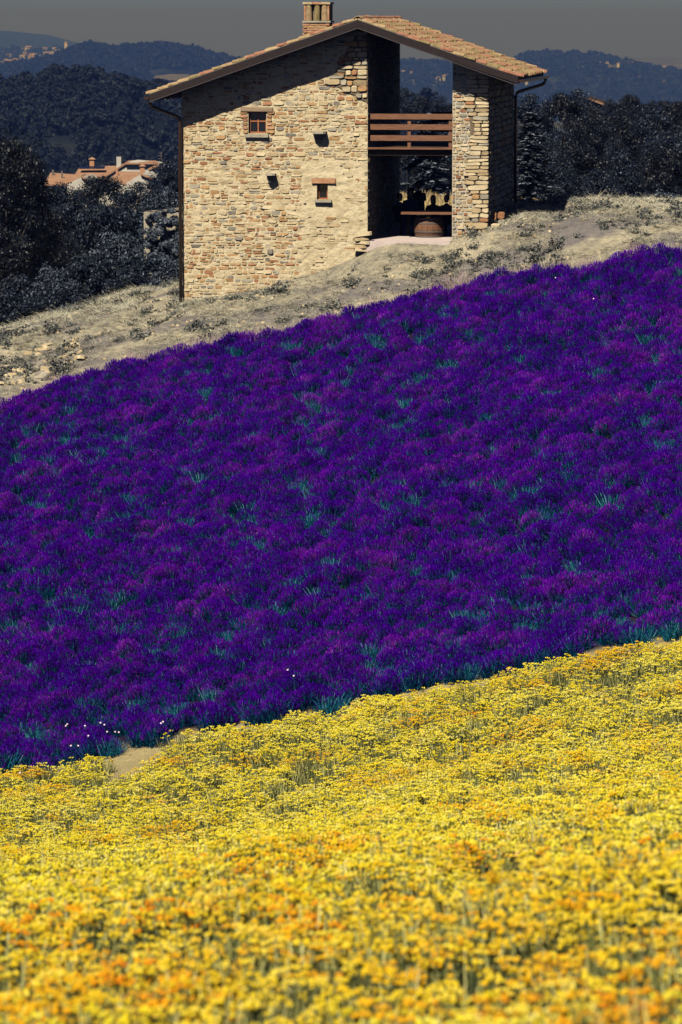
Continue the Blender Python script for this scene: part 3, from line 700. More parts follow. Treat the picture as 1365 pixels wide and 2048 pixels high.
# other walls -------------------------------------------------------
def wall_body(name, poly, y0, y1, mat):
    m = MB(); m.prism(poly, y0, y1); return m.build(name, mat, house)
T_IN = 0.42
inner = wall_body('passage_wall', [(0, 0)] * 0 + [(u_open - T_IN, WB), (u_open - 0.012, WB), (u_open - 0.012, deck(u_open) - DT), (ua, deck(ua) - DT - 0.004), (u_open - T_IN, deck(u_open - T_IN) - DT)], 0.03, DEPTH - 0.45, M_MORTAR)
left = wall_body('side_wall', [(0.006, WB), (T_IN, WB), (T_IN, deck(T_IN) - DT), (0.006, deck(0.006) - DT)], 0.03, DEPTH - 0.45, M_MORTAR)
back = wall_body('back_wall', [(0.0, WB), (u_open, WB), (u_open, deck(u_open) - DT), (ua, deck(ua) - DT), (0.0, deck(0.0) - DT)], DEPTH - 0.44, DEPTH, M_MORTAR)
pier = wall_sheet('pier_wall', M_MORTAR2, u_p0, u_p0 + round((u_p1 - u_p0) / GS) * GS, WB, top, [], 0.006, lambda u, q, d: (u, -d, q), house, 5)
u_p1 = u_p0 + round((u_p1 - u_p0) / GS) * GS
body = wall_body('end_wall', [(u_p0 + 0.006, WB), (u_p1 - 0.006, WB), (u_p1 - 0.006, deck(u_p1) - DT), (u_p0 + 0.006, deck(u_p0) - DT)], 0.03, DEPTH, M_DARKJOINT)
um = u_p0 + (u_p1 - u_p0) * 0.48
def zone(u): return um + 0.10 * math.sin(u * 3.1)
w_lo = HP(940, 500)[1]
stL = courses(u_p0, um + 0.25, w_lo - 0.4, wa, lambda u, q, a, b: u - a / 2 > u_p0 - 0.01 and u + a / 2 < zone(q) + 0.2 and q + b / 2 < deck(u) - 0.12, (0.06, 0.12), (0.10, 0.27), 0.020)
lay(stL, pier, Matrix.Identity(4), lambda u, q, a, b: wpick([20, 34, 8, 9, 26, 6]), 34, (0.014, 0.030), 0.10)
# dry quoins on the right, larger and lower down; open dark joints
mb = MB(); mb.prism([(zone(0.1 * k) + 0.10, w_lo - 0.5 + (deck(u_p1) - 0.12 - w_lo + 0.5) * k / 20) for k in range(21)] + [(u_p1 - 0.004, deck(u_p1) - 0.12), (u_p1 - 0.004, w_lo - 0.5)], -0.03, 0.05)
quoin = mb.build('quoin_backing', M_DARKJOINT, house)
q = w_lo - 0.4
stR = []
while q < deck(u_p1) - 0.15:
    big = 1.0 + 0.6 * max(0, 1 - (q - w_lo) / 2.2)
    h = rng.uniform(0.075, 0.155) * big
    u = zone(q) - rng.uniform(-0.05, 0.12); n = 1 if rng.random() < 0.22 else 2
    cut = u + (u_p1 - u) * (1 if n == 1 else rng.uniform(0.35, 0.65))
    stR.append(((u + cut) / 2, q + h / 2, cut - u - 0.012, h - 0.012))
    if n == 2: stR.append(((u_p1 + cut) / 2 + 0.01, q + h / 2, u_p1 - cut - 0.012, h * rng.uniform(0.88, 1) - 0.012))
    q += h
lay(stR, quoin, Matrix.Translation((0, -0.032, 0)), lambda u, q, a, b: wpick([44, 34, 8, 2, 12, 0]), 60, (0.03, 0.055), 0.05)
# stones on the shaded right end, the passage wall and the left side
MR = Matrix.Translation((u_p1, 0, 0)) @ Matrix.Rotation(R(90), 4, 'Z')
lay(courses(0.05, DEPTH - 0.1, w_lo - 0.6, deck(u_p1), lambda v, q, a, b: v - a / 2 > 0 and v + a / 2 < DEPTH and q + b / 2 < deck(u_p1) - 0.15, (0.12, 0.22), (0.22, 0.6)), body, MR, lambda *k: wpick([10, 25, 10, 8, 30, 20]), 0)
MI = Matrix.Translation((u_open - 0.012, 0, 0)) @ Matrix.Rotation(R(90), 4, 'Z')
lay(courses(0.05, DEPTH - 0.1, w_lo - 0.4, deck(u_open), lambda v, q, a, b: v - a / 2 > 0 and v + a / 2 < DEPTH - 0.02 and q + b / 2 < deck(u_open) - 0.15, (0.10, 0.20), (0.2, 0.5)), inner, MI, lambda *k: wpick([20, 25, 12, 10, 20, 10]), 0)
ML = Matrix.Translation((0.006, 0, 0)) @ Matrix.Rotation(R(-90), 4, 'Z') @ Matrix.Scale(-1, 4, (1, 0, 0))
lay(courses(0.05, DEPTH - 0.1, WB + 0.5, deck(0), lambda v, q, a, b: v - a / 2 > 0 and v + a / 2 < DEPTH - 0.02 and q + b / 2 < deck(0) - 0.15), left, ML, lambda *k: wpick([30, 25, 12, 10, 15, 5]), 0)

# passage floor, loft floor, railings -------------------------------
fl = FLOOR_W
m = MB(); m.box(((u_open + u_p0) / 2, DEPTH / 2 - 0.1, fl - 0.15), (u_p0 - u_open - 0.004, DEPTH + 0.5, 0.30)); m.build('passage_floor', M_PALEFLOOR, house)
lw = HP(820, 296)[1]                     # top of the loft boards at the front
loft = MB(); loft.box(((u_open + u_p0) / 2, DEPTH / 2, lw - 0.03), (u_p0 - u_open - 0.01, DEPTH - 0.1, 0.05)); loft_o = loft.build('loft_floor', M_SOFFIT, house)
for k in range(7):
    m = MB(); m.box(((u_open + u_p0) / 2, 0.2 + k * 1.12, lw - 0.13), (u_p0 - u_open - 0.012, 0.14, 0.14)); m.build('joist', M_SOFFIT, loft_o)
m = MB(); m.box(((u_open + u_p0) / 2, 0.06, lw - 0.006), (u_p0 - u_open - 0.02, 0.14, 0.05)); m.build('edge_board', M_WOOD, loft_o)
def railing(v, ya, name, mat, u0):
    post = MB(); post.box((u0 + (u_p0 - u0) * 0.48, v + 0.06, lw + 0.46), (0.09, 0.08, 0.92)); o = post.build(name, mat, house)
    m = MB(); m.box((u_p0 - 0.06, v + 0.06, lw + 0.46), (0.09, 0.08, 0.92)); m.build('post', mat, o)
    for (y0, y1) in ya:
        m = MB(); q0 = HP(800, y1, v)[1]; q1 = HP(800, y0, v)[1]; m.box(((u0 + u_p0) / 2 + 0.02, v, (q0 + q1) / 2), (u_p0 - u0 - 0.03, 0.045, q1 - q0)); m.build('rail_board', mat, o)
    return o
railing(0.02, ((227, 238), (248, 259), (270, 281)), 'front_railing', M_WOOD, u_open + 0.04)
railing(DEPTH - 0.1, ((223, 228), (237, 244), (256, 263)), 'rear_railing', M_SOFFIT, u_open + 0.9)
# stub of the stair under the loft
m = MB()
for k in range(5): m.box((u_open + 0.45 + 0.16 * k, 5.6, lw - 0.25 - 0.13 * (4 - k)), (0.22, 0.9, 0.045))
m.box((u_open + 0.75, 6.08, lw - 0.52), (1.0, 0.05, 0.16), ry=R(-38)); m.build('stair', M_SOFFIT, house)

# roof -----------------------------------------------------------------
roof = MB(); y0, y1 = -OVER, DEPTH + 0.35
roof.prism([(ue0, deck(ue0)), (ua, wa), (ua, wa - DT), (ue0, deck(ue0) - DT)], y0 + 0.03, y1)
roof.prism([(ua + 0.002, wa), (ue1, deck(ue1)), (ue1, deck(ue1) - DT), (ua + 0.002, wa - DT)], y0 + 0.03, y1)
roof_o = roof.build('roof', M_SOFFIT, house)
FH = 0.22
m = MB(); m.prism([(ue0 - 0.02, deck(ue0) + 0.01), (ua, wa + 0.01), (ua, wa - FH), (ue0 - 0.02, deck(ue0) - FH + 0.02)], y0 - 0.012, y0 + 0.028); m.build('barge_board', M_FASCIA, roof_o)
m = MB(); m.prism([(ua + 0.002, wa + 0.01), (ue1 + 0.02, deck(ue1) + 0.01), (ue1 + 0.02, deck(ue1) - FH + 0.05), (ua + 0.002, wa - FH)], y0 - 0.012, y0 + 0.028); m.build('barge_board', M_FASCIA, roof_o)
# a thin bright drip strip along the lower edge of the left board
M_STRIP = new_mat('grey strip', 0.5, 0.4)[0]; M_STRIP.node_tree.nodes['Principled BSDF'].inputs['Base Color'].default_value = (0.06, 0.05, 0.054, 1)
for a, b in ((ue0 - 0.02, ua), (ua + 0.002, ue1 + 0.02)):
    m = MB(); fa = FH - 0.02 if a < ua - 1 else FH; fb = FH
    m.prism([(a, deck(a) - fa + 0.02), (b, deck(b) - fb + 0.02), (b, deck(b) - fb), (a, deck(a) - fa)], y0 - 0.022, y0 - 0.0135); m.build('drip_strip', M_STRIP, roof_o)
for k in range(10):                       # rafters under the overhangs
    v = -0.45 + k * 0.92
    m = MB(); m.prism([(ue0 + 0.05, deck(ue0 + 0.05) - DT - 0.003), (ua - 0.02, deck(ua - 0.02) - DT - 0.003), (ua - 0.02, deck(ua - 0.02) - DT - 0.11), (ue0 + 0.05, deck(ue0 + 0.05) - DT - 0.10)], v, v + 0.1)
    m.prism([(ua + 0.02, deck(ua + 0.02) - DT - 0.003), (ue1 - 0.05, deck(ue1 - 0.05) - DT - 0.003), (ue1 - 0.05, deck(ue1 - 0.05) - DT - 0.10), (ua + 0.02, deck(ua + 0.02) - DT - 0.11)], v, v + 0.1)
    m.build('rafter', M_SOFFIT, roof_o)
# clay tiles: tapered half pipes
def tile_mesh(L=0.42, r0=0.066, r1=0.086, n=6, th=0.014):
    vs = []
    for x, r in ((0, r0), (L, r1)):
        for rr in (r, r - th):
            for k in range(n + 1):
                a = math.pi * k / n; vs.append((x, rr * math.cos(a), rr * math.sin(a) * 0.85))
    q = n + 1; fs = []
    for k in range(n):
        fs.append((k, k + 1, 2 * q + k + 1, 2 * q + k)); fs.append((q + k, 3 * q + k, 3 * q + k + 1, q + k + 1))
        fs.append((2 * q + k, 2 * q + k + 1, 3 * q + k + 1, 3 * q + k)); fs.append((k, q + k, q + k + 1, k + 1))
    return vs, fs
TV, TF = tile_mesh(); TM = []
for mt in M_TILE:
    me = bpy.data.meshes.new('tile'); me.from_pydata(TV, [], TF); me.materials.append(mt); TM.append(me)
def slope_tiles(side, ue, singles_cols):
    rest = MB(); Lh = abs(ue - ua) / math.cos(math.atan(SL)); rows = int(Lh / 0.335); cols = int((y1 - y0) / 0.195)
    for cidx in range(cols + 1):
        v = y0 + 0.07 + cidx * 0.195
        for rI in range(rows + 1):
            s = 0.02 + rI * (Lh - 0.34) / rows + rng.gauss(0, 0.018)
            du = s * math.cos(math.atan(SL)) * side; u = ua + du
            T = Matrix.Translation((u, v + rng.gauss(0, 0.008), deck(u) + 0.02 + 0.05 * abs(math.sin(cidx * 0.4)) * 0.3 + rng.uniform(0, 0.012)))
            T = T @ Matrix.Rotation(0 if side > 0 else math.pi, 4, 'Z') @ Matrix.Rotation(math.atan(SL) - 0.06 + rng.gauss(0, 0.02), 4, 'Y') @ Matrix.Rotation(rng.gauss(0, 0.03), 4, 'Z')
            k = wpick([45, 30, 25] if side > 0 else [25, 30, 45])
            if cidx < singles_cols:
                o = link('tile', TM[k], roof_o); o.matrix_local = T
            else: rest.add(TV, TF, k, T)
    o = rest.build('roof_tiles', M_TILE, roof_o); o['kind'] = 'stuff'
    # channel tiles between the covers: an even sheet just above the deck, coloured dark for the shade in the gaps
    a, b = (ua + 0.01, ue + 0.02) if side > 0 else (ue - 0.02, ua - 0.01)
    m = MB(); m.prism([(a, deck(a) + 0.03), (b, deck(b) + 0.03), (b, deck(b) + 0.004), (a, deck(a) + 0.004)], y0, y1 - 0.01); m.build('tile_bed', STONE[5], roof_o)
slope_tiles(1, ue1, 13); slope_tiles(-1, ue0, 2)
for k in range(24):
    o = link('ridge_tile', TM[1 if rng.random() < 0.6 else 2], roof_o)
    o.matrix_local = Matrix.Translation((ua, y0 - 0.02 + k * 0.37, wa + 0.055 + rng.gauss(0, 0.008))) @ Matrix.Rotation(R(90), 4, 'Z') @ Matrix.Rotation(0.03, 4, 'Y') @ Matrix.Diagonal((1, 1.7, 1.25, 1))
# gutters and downpipes
def gutter(u, wv):
    m = MB(); n = 7
    vs = []; fs = []
    for v in (y0 - 0.01, y1):
        for rr in (0.075, 0.068):
            for k in range(n + 1):
                a = math.pi + math.pi * k / n; vs.append((u + rr * math.cos(a), v, wv + rr * math.sin(a)))
    q = n + 1
    for k in range(n): fs += [(k, k + 1, 2 * q + k + 1, 2 * q + k), (q + k, 3 * q + k, 3 * q + k + 1, q + k + 1), (k, q + k, q + k + 1, k + 1)]
    m.add(vs, fs); m.box((u, y0, wv - 0.03), (0.13, 0.012, 0.07)); return m.build('gutter', M_METAL, roof_o)
gutter(ue1 + 0.11, deck(ue1) - 0.07); gutter(ue0 - 0.10, deck(ue0) - 0.06)
def bend(pts, k=5, rad=0.14):
    out = [Vector(pts[0])]
    for a, b, c in zip(pts, pts[1:], pts[2:]):
        a, b, c = Vector(a), Vector(b), Vector(c); p = b + (a - b).normalized() * rad; s = b + (c - b).normalized() * rad
        for i in range(k + 1):
            t = i / k; out.append(p * (1 - t) ** 2 + b * 2 * t * (1 - t) + s * t * t)
    out.append(Vector(pts[-1])); return out
ul, wl = HP(360, 236, -0.12)
m = MB(); m.tube(bend([(ue0 - 0.05, -0.62, deck(ue0) - 0.12), (ue0 - 0.05, -0.62, deck(ue0) - 0.30), (ul, -0.12, wl + 0.02), (ul, -0.12, HP(362, 608, -0.12)[1])]), 0.048, 10); m.build('downpipe', M_METAL, house, smooth=True)
vb = DEPTH - 0.05
m = MB(); m.tube(bend([(ue1 + 0.08, vb + 0.2, deck(ue1) - 0.1), (ue1 + 0.08, vb + 0.2, deck(ue1) - 0.30), (u_p1 + 0.09, vb - 0.25, deck(ue1) - 0.55), (u_p1 + 0.09, vb - 0.25, w_lo + 0.3)]), 0.05, 10); m.build('downpipe', M_METAL, house, smooth=True)

# chimney ---------------------------------------------------------------
vc = 3.4
(c0, _), (c1, wtop) = HP(608, 40, vc), HP(659, 3, vc)
cw = c1 - c0; cu = (c0 + c1) / 2; wpl = HP(630, 44, vc)[1]; wbt = deck(cu) - 0.4
m = MB(); m.box((cu, vc + cw / 2, (wpl + wbt) / 2), (cw - 0.03, cw - 0.03, wpl - wbt)); ch = m.build('chimney', M_MORTAR2, house)
bm = bpy.data.meshes.new('brick'); bb = MB(); bb.box((0, 0, 0), (0.215, 0.10, 0.052)); bm = bb.mesh('brick', M_BRICK); bb = MB(); bb.box((0, 0, 0), (0.215, 0.10, 0.052)); bm2 = bb.mesh('brick', STONE[2])
k = 0; q = wbt + 0.1
while q < wpl - 0.03:
    for i in range(3):
        off = (i - 1) * 0.235 + (0.06 if k % 2 else -0.06)
        for side in range(4):
            o = link('brick', bm if rng.random() < 0.7 else bm2, ch)
            d = cw / 2 - 0.045 + rng.uniform(0, 0.006)
            o.matrix_local = Matrix.Translation((cu, vc + cw / 2, q)) @ Matrix.Rotation(side * R(90), 4, 'Z') @ Matrix.Translation((off, -d, 0)) @ Matrix.Rotation(rng.gauss(0, 0.01), 4, 'Z')
    q += 0.066; k += 1
m = MB(); m.box((cu, vc + cw / 2, wpl + 0.02), (cw + 0.08, cw + 0.08, 0.05)); m.build('ledge', STONE[4], ch)
m = MB(); m.box((cu, vc + cw / 2, (wpl + wtop) / 2), (cw * 0.62, cw * 0.62, wtop - wpl - 0.08)); m.build('flue', M_DARKJOINT, ch)
hcol = wtop - wpl - 0.12
def cowl_geo(r, h, n=7):
    vs = []; fs = []
    for z, k_ in ((0, 1.0), (h, 0.86)):
        for rr in (r * k_, r * k_ - 0.016):
            for k in range(n + 1): an = math.pi + math.pi * k / n; vs.append((rr * math.cos(an), rr * math.sin(an), z))
    q = n + 1
    for k in range(n): fs += [(k, k + 1, 2 * q + k + 1, 2 * q + k), (q + k, 3 * q + k, 3 * q + k + 1, q + k + 1), (k, q + k, q + k + 1, k + 1)]
    return vs, fs
for side in range(4):
    for i in range(3 if side in (0, 2) else 2):
        off = (i - 1) * 0.225 if side in (0, 2) else (i - 0.5) * 0.25
        mm = MB(); g = cowl_geo(0.098, hcol); mm.add(g[0], g[1], 0, Matrix.Translation((cu, vc + cw / 2, wpl + 0.05)) @ Matrix.Rotation(side * R(90), 4, 'Z') @ Matrix.Translation((off, -cw / 2 + 0.075, 0)) @ Matrix.Rotation(rng.gauss(0, 0.03), 4, 'Y'))
        mm.build('cowl_tile', M_TILE[2 if i != 1 else 0], ch)
for sx in (-1, 1):
    for sy in (-1, 1):
        m = MB(); m.box((cu + sx * cw * 0.46, vc + cw / 2 + sy * cw * 0.46, (wpl + wtop) / 2 + 0.01), (0.05, 0.05, wtop - wpl - 0.11)); m.build('corner_brick', M_BRICK, ch)
for i in range(3):
    m = MB(); m.box((cu + (i - 1) * (cw + 0.06) / 3, vc + cw / 2, wtop - 0.035), ((cw + 0.05) / 3, cw + 0.06, 0.06), ry=rng.gauss(0, 0.02)); m.build('cap_slab', STONE[1] if i != 1 else M_BRICK, ch)

# ------------------------------------------------------------------ things in and round the passage
def local(u, v, q): return O + U * u + V * v + Vector((0, 0, q))
# rough stone steps at the corner of the passage
for k, (px, py, wd) in enumerate(((726, 499, 0.52), (722, 492, 0.42), (727, 484, 0.48), (722, 477, 0.40), (727, 468, 0.52))):
    u, q = HP(px, py, -0.22); o = slab('step_stone', local(u, -0.2, q), (wd, 0.42, 0.085), STONE[0] if k % 2 == 0 else STONE[1], None); o.rotation_euler = (0, rng.gauss(0, 0.06), -HOUSE_ANG + rng.gauss(0, 0.2))
    tag(o, ['lowest flat stone of the stack at the passage corner', 'second flat stone up in the stack at the passage corner', 'middle flat stone of the stack at the passage corner', 'fourth flat stone up in the stack at the passage corner', 'broad topmost flat stone of the stack at the passage corner'][k], 'stone', 'stones stacked at the passage corner')
# wooden table on a barrel
tw = HP(855, 424, 1.35)[1]; tu0 = HP(803, 424, 1.35)[0]; tu1 = u_p0 - 0.06
tb = empty('table', local((tu0 + tu1) / 2, 1.9, fl), -HOUSE_ANG); tag(tb, 'long plank table in the passage set on a barrel', 'table')
th = tw - fl
for k in range(5):
    m = MB(); m.box((0, -0.5 + k * 0.25, th - 0.03), (tu1 - tu0, 0.24, 0.06)); m.build('plank', M_WOOD, tb)
m = MB(); m.box((0, 0.0, th - 0.11), (0.1, 1.1, 0.09)); m.build('batten', M_SOFFIT, tb)
for sx in (-1, 1):
    m = MB(); m.box((sx * ((tu1 - tu0) / 2 - 0.1), 0.35, (th - 0.06) / 2), (0.09, 0.09, th - 0.065)); m.build('leg', M_SOFFIT, tb)
bu = HP(858, 470, 1.75)[0]
br = empty('barrel', local(bu, 1.85, fl + 0.002), -HOUSE_ANG); tag(br, 'squat oak wine barrel standing under the table', 'barrel')
BH = th - 0.17
def br_r(t): return 0.37 + 0.055 * (1 - (2 * t - 1) ** 2)
for k in range(18):
    m = MB(); vs = []; fs = []
    for j in range(6):
        t = j / 5
        for a in (k - 0.48, k + 0.48):
            for rr in (br_r(t), br_r(t) - 0.03): an = a * 2 * math.pi / 18; vs.append((rr * math.cos(an), rr * math.sin(an), t * BH))
    for j in range(5):
        b = j * 4; fs += [(b, b + 2, b + 6, b + 4), (b + 1, b + 5, b + 7, b + 3), (b, b + 4, b + 5, b + 1), (b + 2, b + 3, b + 7, b + 6)]
    fs += [(0, 1, 3, 2), (20, 22, 23, 21)]; m.add(vs, fs); m.build('stave', M_WOOD, br)
for t in (0.06, 0.3, 0.72, 0.95):
    m = MB(); z = t * BH; m.lathe([(br_r(t) + 0.003, z - 0.022), (br_r(t) + 0.008, z - 0.022), (br_r(t) + 0.008, z + 0.022), (br_r(t) + 0.003, z + 0.022)], 24); m.build('hoop', M_HOOP, br)
m = MB(); m.lathe([(0.0001, BH - 0.03), (0.34, BH - 0.03)], 18); m.build('lid', M_WOOD, br)
# a small white flowering potted plant beside the barrel
# benches behind the table
def bench(v, label):
    b = empty('bench', local((tu0 + tu1) / 2, v, fl), -HOUSE_ANG); tag(b, label, 'bench')
    m = MB(); m.box((0, 0, 0.43), (tu1 - tu0 - 0.1, 0.32, 0.05)); m.build('seat', M_SOFFIT, b)
    for sx in (-1, 1):
        m = MB(); m.box((sx * 0.55, 0, 0.2), (0.06, 0.28, 0.40)); m.build('leg', M_SOFFIT, b)
bench(2.85, 'dark wooden bench on the far side of the passage table')
bench(4.3, 'dark wooden bench further back, behind the first row of sitters')
# people
def cloth(name, c): 
    m, t, b = new_mat(name, 0.9, 0.1); n = noise_tex(t, 40, 2, 0.5, 'Object'); b.inputs['Base Color'].default_value = (*c, 1); add_bump(t, b, n.outputs['Fac'], 0.2, 0.005); return m
M_SKIN = new_mat('skin', 0.5, 0.4)[0]; M_SKIN.node_tree.nodes['Principled BSDF'].inputs['Base Color'].default_value = (0.32, 0.18, 0.12, 1)
M_HAIR = cloth('dark hair', (0.015, 0.011, 0.009)); M_HAT = cloth('dark felt hat', (0.025, 0.02, 0.02))
def skin_obj(name, verts, edges, rads, mat, parent, root=0, sub=2):
    me = bpy.data.meshes.new(name); me.from_pydata(verts, edges, []); me.materials.append(mat)
    o = link(name, me, parent); s = o.modifiers.new('skin', 'SKIN'); s.use_smooth_shade = True
    for i, (a, r) in enumerate(zip(me.skin_vertices[0].data, rads)): a.radius = (r[0], r[1]) if isinstance(r, tuple) else (r, r); a.use_root = (i == root)
    ss = o.modifiers.new('sub', 'SUBSURF'); ss.levels = sub; ss.render_levels = sub
    return o
def person(u, v, seat, label, mat, hat=False, raise_arms=False, s=1.0, turn=0.0, hairlen=0.0):
    p = empty('person', local(u, v, fl + seat), -HOUSE_ANG + turn); tag(p, label, 'person', 'people sitting at the passage table')
    # sitting, facing -v (towards the viewer's side of the table)
    vs = [(0, 0, 0.08), (0, 0.01, 0.28), (0, 0.0, 0.46), (0, -0.01, 0.56), (0, -0.02, 0.62)]
    ed = [(0, 1), (1, 2), (2, 3), (3, 4)]; rd = [(0.16, 0.12), (0.145, 0.105), (0.165, 0.11), (0.085, 0.075), (0.055, 0.055)]
    hands = []
    for sx in (-1, 1):
        k = len(vs)
        if raise_arms: arm = [(sx * 0.17, 0, 0.50), (sx * 0.26, -0.10, 0.34), (sx * 0.20, -0.22, 0.56), (sx * 0.19, -0.24, 0.63)]
        else: arm = [(sx * 0.17, 0, 0.50), (sx * 0.23, -0.06, 0.26), (sx * 0.12, -0.30, 0.27), (sx * 0.10, -0.36, 0.275)]
        vs += arm; ed += [(2, k), (k, k + 1), (k + 1, k + 2), (k + 2, k + 3)]; rd += [0.065, 0.048, 0.034, 0.03]; hands.append(arm[-2:])
        k = len(vs); vs += [(sx * 0.10, -0.02, 0.06), (sx * 0.13, -0.42, 0.09), (sx * 0.13, -0.40, -0.33), (sx * 0.13, -0.52, -0.40)]
        ed += [(0, k), (k, k + 1), (k + 1, k + 2), (k + 2, k + 3)]; rd += [0.095, 0.066, 0.042, 0.036]
    skin_obj('body', [(x * s, y * s, z * s) for x, y, z in vs], ed, [tuple(q * s for q in r) if isinstance(r, tuple) else r * s for r in rd], mat, p)
    # head with brow, nose, chin and ears
    hd = MB(); n = 14; prof = [(0.02, -0.115), (0.052, -0.10), (0.066, -0.06), (0.074, -0.01), (0.078, 0.035), (0.07, 0.075), (0.045, 0.105), (0.004, 0.118)]
    vs2 = []; fs2 = []
    for r_, z in prof:
        for k in range(n):
            a = 2 * math.pi * k / n; x = r_ * math.cos(a); y_ = r_ * 1.18 * math.sin(a)
            if z < -0.05 and math.sin(a) < 0: y_ -= 0.012
            vs2.append((x, y_ + 0.01, z))
    for i in range(len(prof) - 1):
        for k in range(n): k2 = (k + 1) % n; fs2.append((i * n + k, i * n + k2, (i + 1) * n + k2, (i + 1) * n + k))
    hd.add(vs2, fs2)
    hd.add([(-0.013, -0.083, -0.035), (0.013, -0.083, -0.035), (0, -0.112, -0.035), (0, -0.085, 0.012)], [(0, 1, 2), (0, 2, 3), (2, 1, 3)])
    for sx in (-1, 1): hd.box((sx * 0.079, 0.015, -0.005), (0.014, 0.035, 0.06))
    h = hd.build('head', M_SKIN, p, (0, -0.02 * s, 0.745 * s), smooth=True); h.scale = (s, s, s)
    hr = MB(); hr.lathe([(0.084, -0.02), (0.088, 0.035), (0.08, 0.085), (0.05, 0.118), (0.002, 0.13)], 14, M=Matrix.Translation((0, 0.022, 0)) @ Matrix.Diagonal((1, 1.12, 1, 1)))
    if hairlen: hr.lathe([(0.06, -0.02 - hairlen), (0.085, -0.02 - hairlen * 0.5), (0.088, 0.0)], 10, M=Matrix.Translation((0, 0.05, 0)) @ Matrix.Diagonal((1, 0.7, 1, 1)))
    hr.build('hair', M_HAIR, h, smooth=True)
    if hat:
        m = MB(); m.lathe([(0.155, 0.052), (0.16, 0.058), (0.098, 0.068), (0.092, 0.13), (0.07, 0.155), (0.002, 0.158)], 18, M=Matrix.Diagonal((1, 1.1, 1, 1))); m.build('hat', M_HAT, h, smooth=True)
    for (a, b) in hands:                    # hands: palm, four fingers, thumb
        a = Vector(a) * s; b = Vector(b) * s; d = (b - a).normalized(); side = Vector((1, 0, 0)) if not raise_arms else Vector((0.6, 0.8, 0)).normalized()
        vs3 = [b, b + d * 0.045]; ed3 = [(0, 1)]; rd3 = [0.026, 0.03]
        for f_, (off, ln) in enumerate(((-0.024, 0.060), (-0.008, 0.072), (0.008, 0.068), (0.024, 0.052))):
            k = len(vs3); up = Vector((0, 0, -1)) if not raise_arms else Vector((0, -1, 0))
            vs3 += [b + d * 0.05 + side * off, b + d * (0.05 + ln * 0.55) + side * off * 1.2 + up * 0.004, b + d * (0.05 + ln) + side * off * 1.25 + up * 0.016]
            ed3 += [(1, k), (k, k + 1), (k + 1, k + 2)]; rd3 += [0.0095, 0.0085, 0.007]
        k = len(vs3); sg = 1 if a.x < 0 else -1
        vs3 += [b + d * 0.015 + side * 0.032 * sg, b + d * 0.045 + side * 0.052 * sg]; ed3 += [(0, k), (k, k + 1)]; rd3 += [0.011, 0.009]
        skin_obj('hand', vs3, ed3, rd3, M_SKIN, p, 0, 1)
pu = lambda px, py, v: HP(px, py, v)[0]
person(pu(822, 400, 2.85), 2.85, 0.42, 'person in a brimmed hat and blue top sitting at the table', cloth('blue cotton', (0.03, 0.045, 0.085)), hat=True, s=1.02)
person(pu(838, 392, 4.3), 4.3, 0.55, 'tall bareheaded person sitting behind the one in the hat, forearms raised', cloth('dark jumper', (0.02, 0.02, 0.025)), raise_arms=True, s=1.05, turn=R(-25))
person(pu(800, 405, 2.95), 2.95, 0.36, 'person with bowed dark head at the left end of the table', cloth('black jacket', (0.015, 0.015, 0.018)), s=0.92, turn=R(30))
person(pu(867, 408, 2.9), 2.9, 0.34, 'small long haired person sitting in the middle of the table', cloth('brown shirt', (0.05, 0.03, 0.022)), s=0.9, hairlen=0.16)
person(pu(894, 408, 2.9), 2.9, 0.33, 'small short haired person at the table end beside the stone pier', cloth('grey shirt', (0.045, 0.045, 0.05)), s=0.92, turn=R(-15))
# blocks and a slab by the end wall
for k, (px, py, wd, hh, dd, mat, lab) in enumerate(((988, 432, 0.17, 0.24, 0.2, STONE[3], 'dark brown stone block leaning against the end wall, nearer the pier'),
                                       (1003, 431, 0.2, 0.2, 0.2, STONE[3], 'reddish stone block set on a pale block by the end wall'),
                                       (1004, 444, 0.2, 0.16, 0.24, STONE[4], 'pale stone block carrying a reddish block by the end wall'),
                                       (992, 452, 0.26, 0.13, 0.3, STONE[0], 'cream stone lying in the sun at the foot of the end wall'))):
    vv = 0.5 if k < 3 else -0.1
    u, q = HP(px, py, vv); m = MB(); g = stone_geo(wd, hh, 0.05, dd, 0.08); m.add(g[0], g[1]); vsm = m.build('stone_block', mat, None, local(u, vv, q)); vsm.rotation_euler = (0, 0, -HOUSE_ANG)
    tag(vsm, lab, 'stone')

# ------------------------------------------------------------------ dry slope: stones, grasses, weeds
def strip_pt(px, k):
    """a point on the dry slope under a photo column: k = 0 at the lavender edge, 1 at the crest"""
    Y = 100.2 + k * 11.5; X = (px - 682.5) / F * Y; return X, Y
for k in range(64):
    px = rng.uniform(-40, 100) if k < 42 else rng.uniform(90, 165); py = rng.uniform(712, 772) - max(0, px) * 0.22 + (8 if px < 90 else 0)
    best = None
    for Yt in np.arange(99.5, 112, 0.15):          # meet the ground along this sight line
        q = P(px, py, Yt)
        if q.z <= gz(q.x, q.y): best = q; break
    if best is None: continue
    wd = rng.uniform(0.14, 0.42); o = slab('rubble_stone', (best.x, best.y, gz(best.x, best.y) + 0.03), (wd, wd * rng.uniform(0.6, 0.9), rng.uniform(0.05, 0.11)), STONE[rng.choice([0, 0, 1, 4, 4, 5])], None)
    o.rotation_euler = (rng.gauss(0.25, 0.25), rng.gauss(0.1, 0.25), rng.uniform(0, 6.28))
    tag(o, 'flat slab in the rubble heap at the left edge of the slope' if px < 95 else 'flat slab at the thin right end of the rubble heap', 'stone', 'rubble heap slabs' if px < 95 else 'slabs at the right end of the rubble heap')

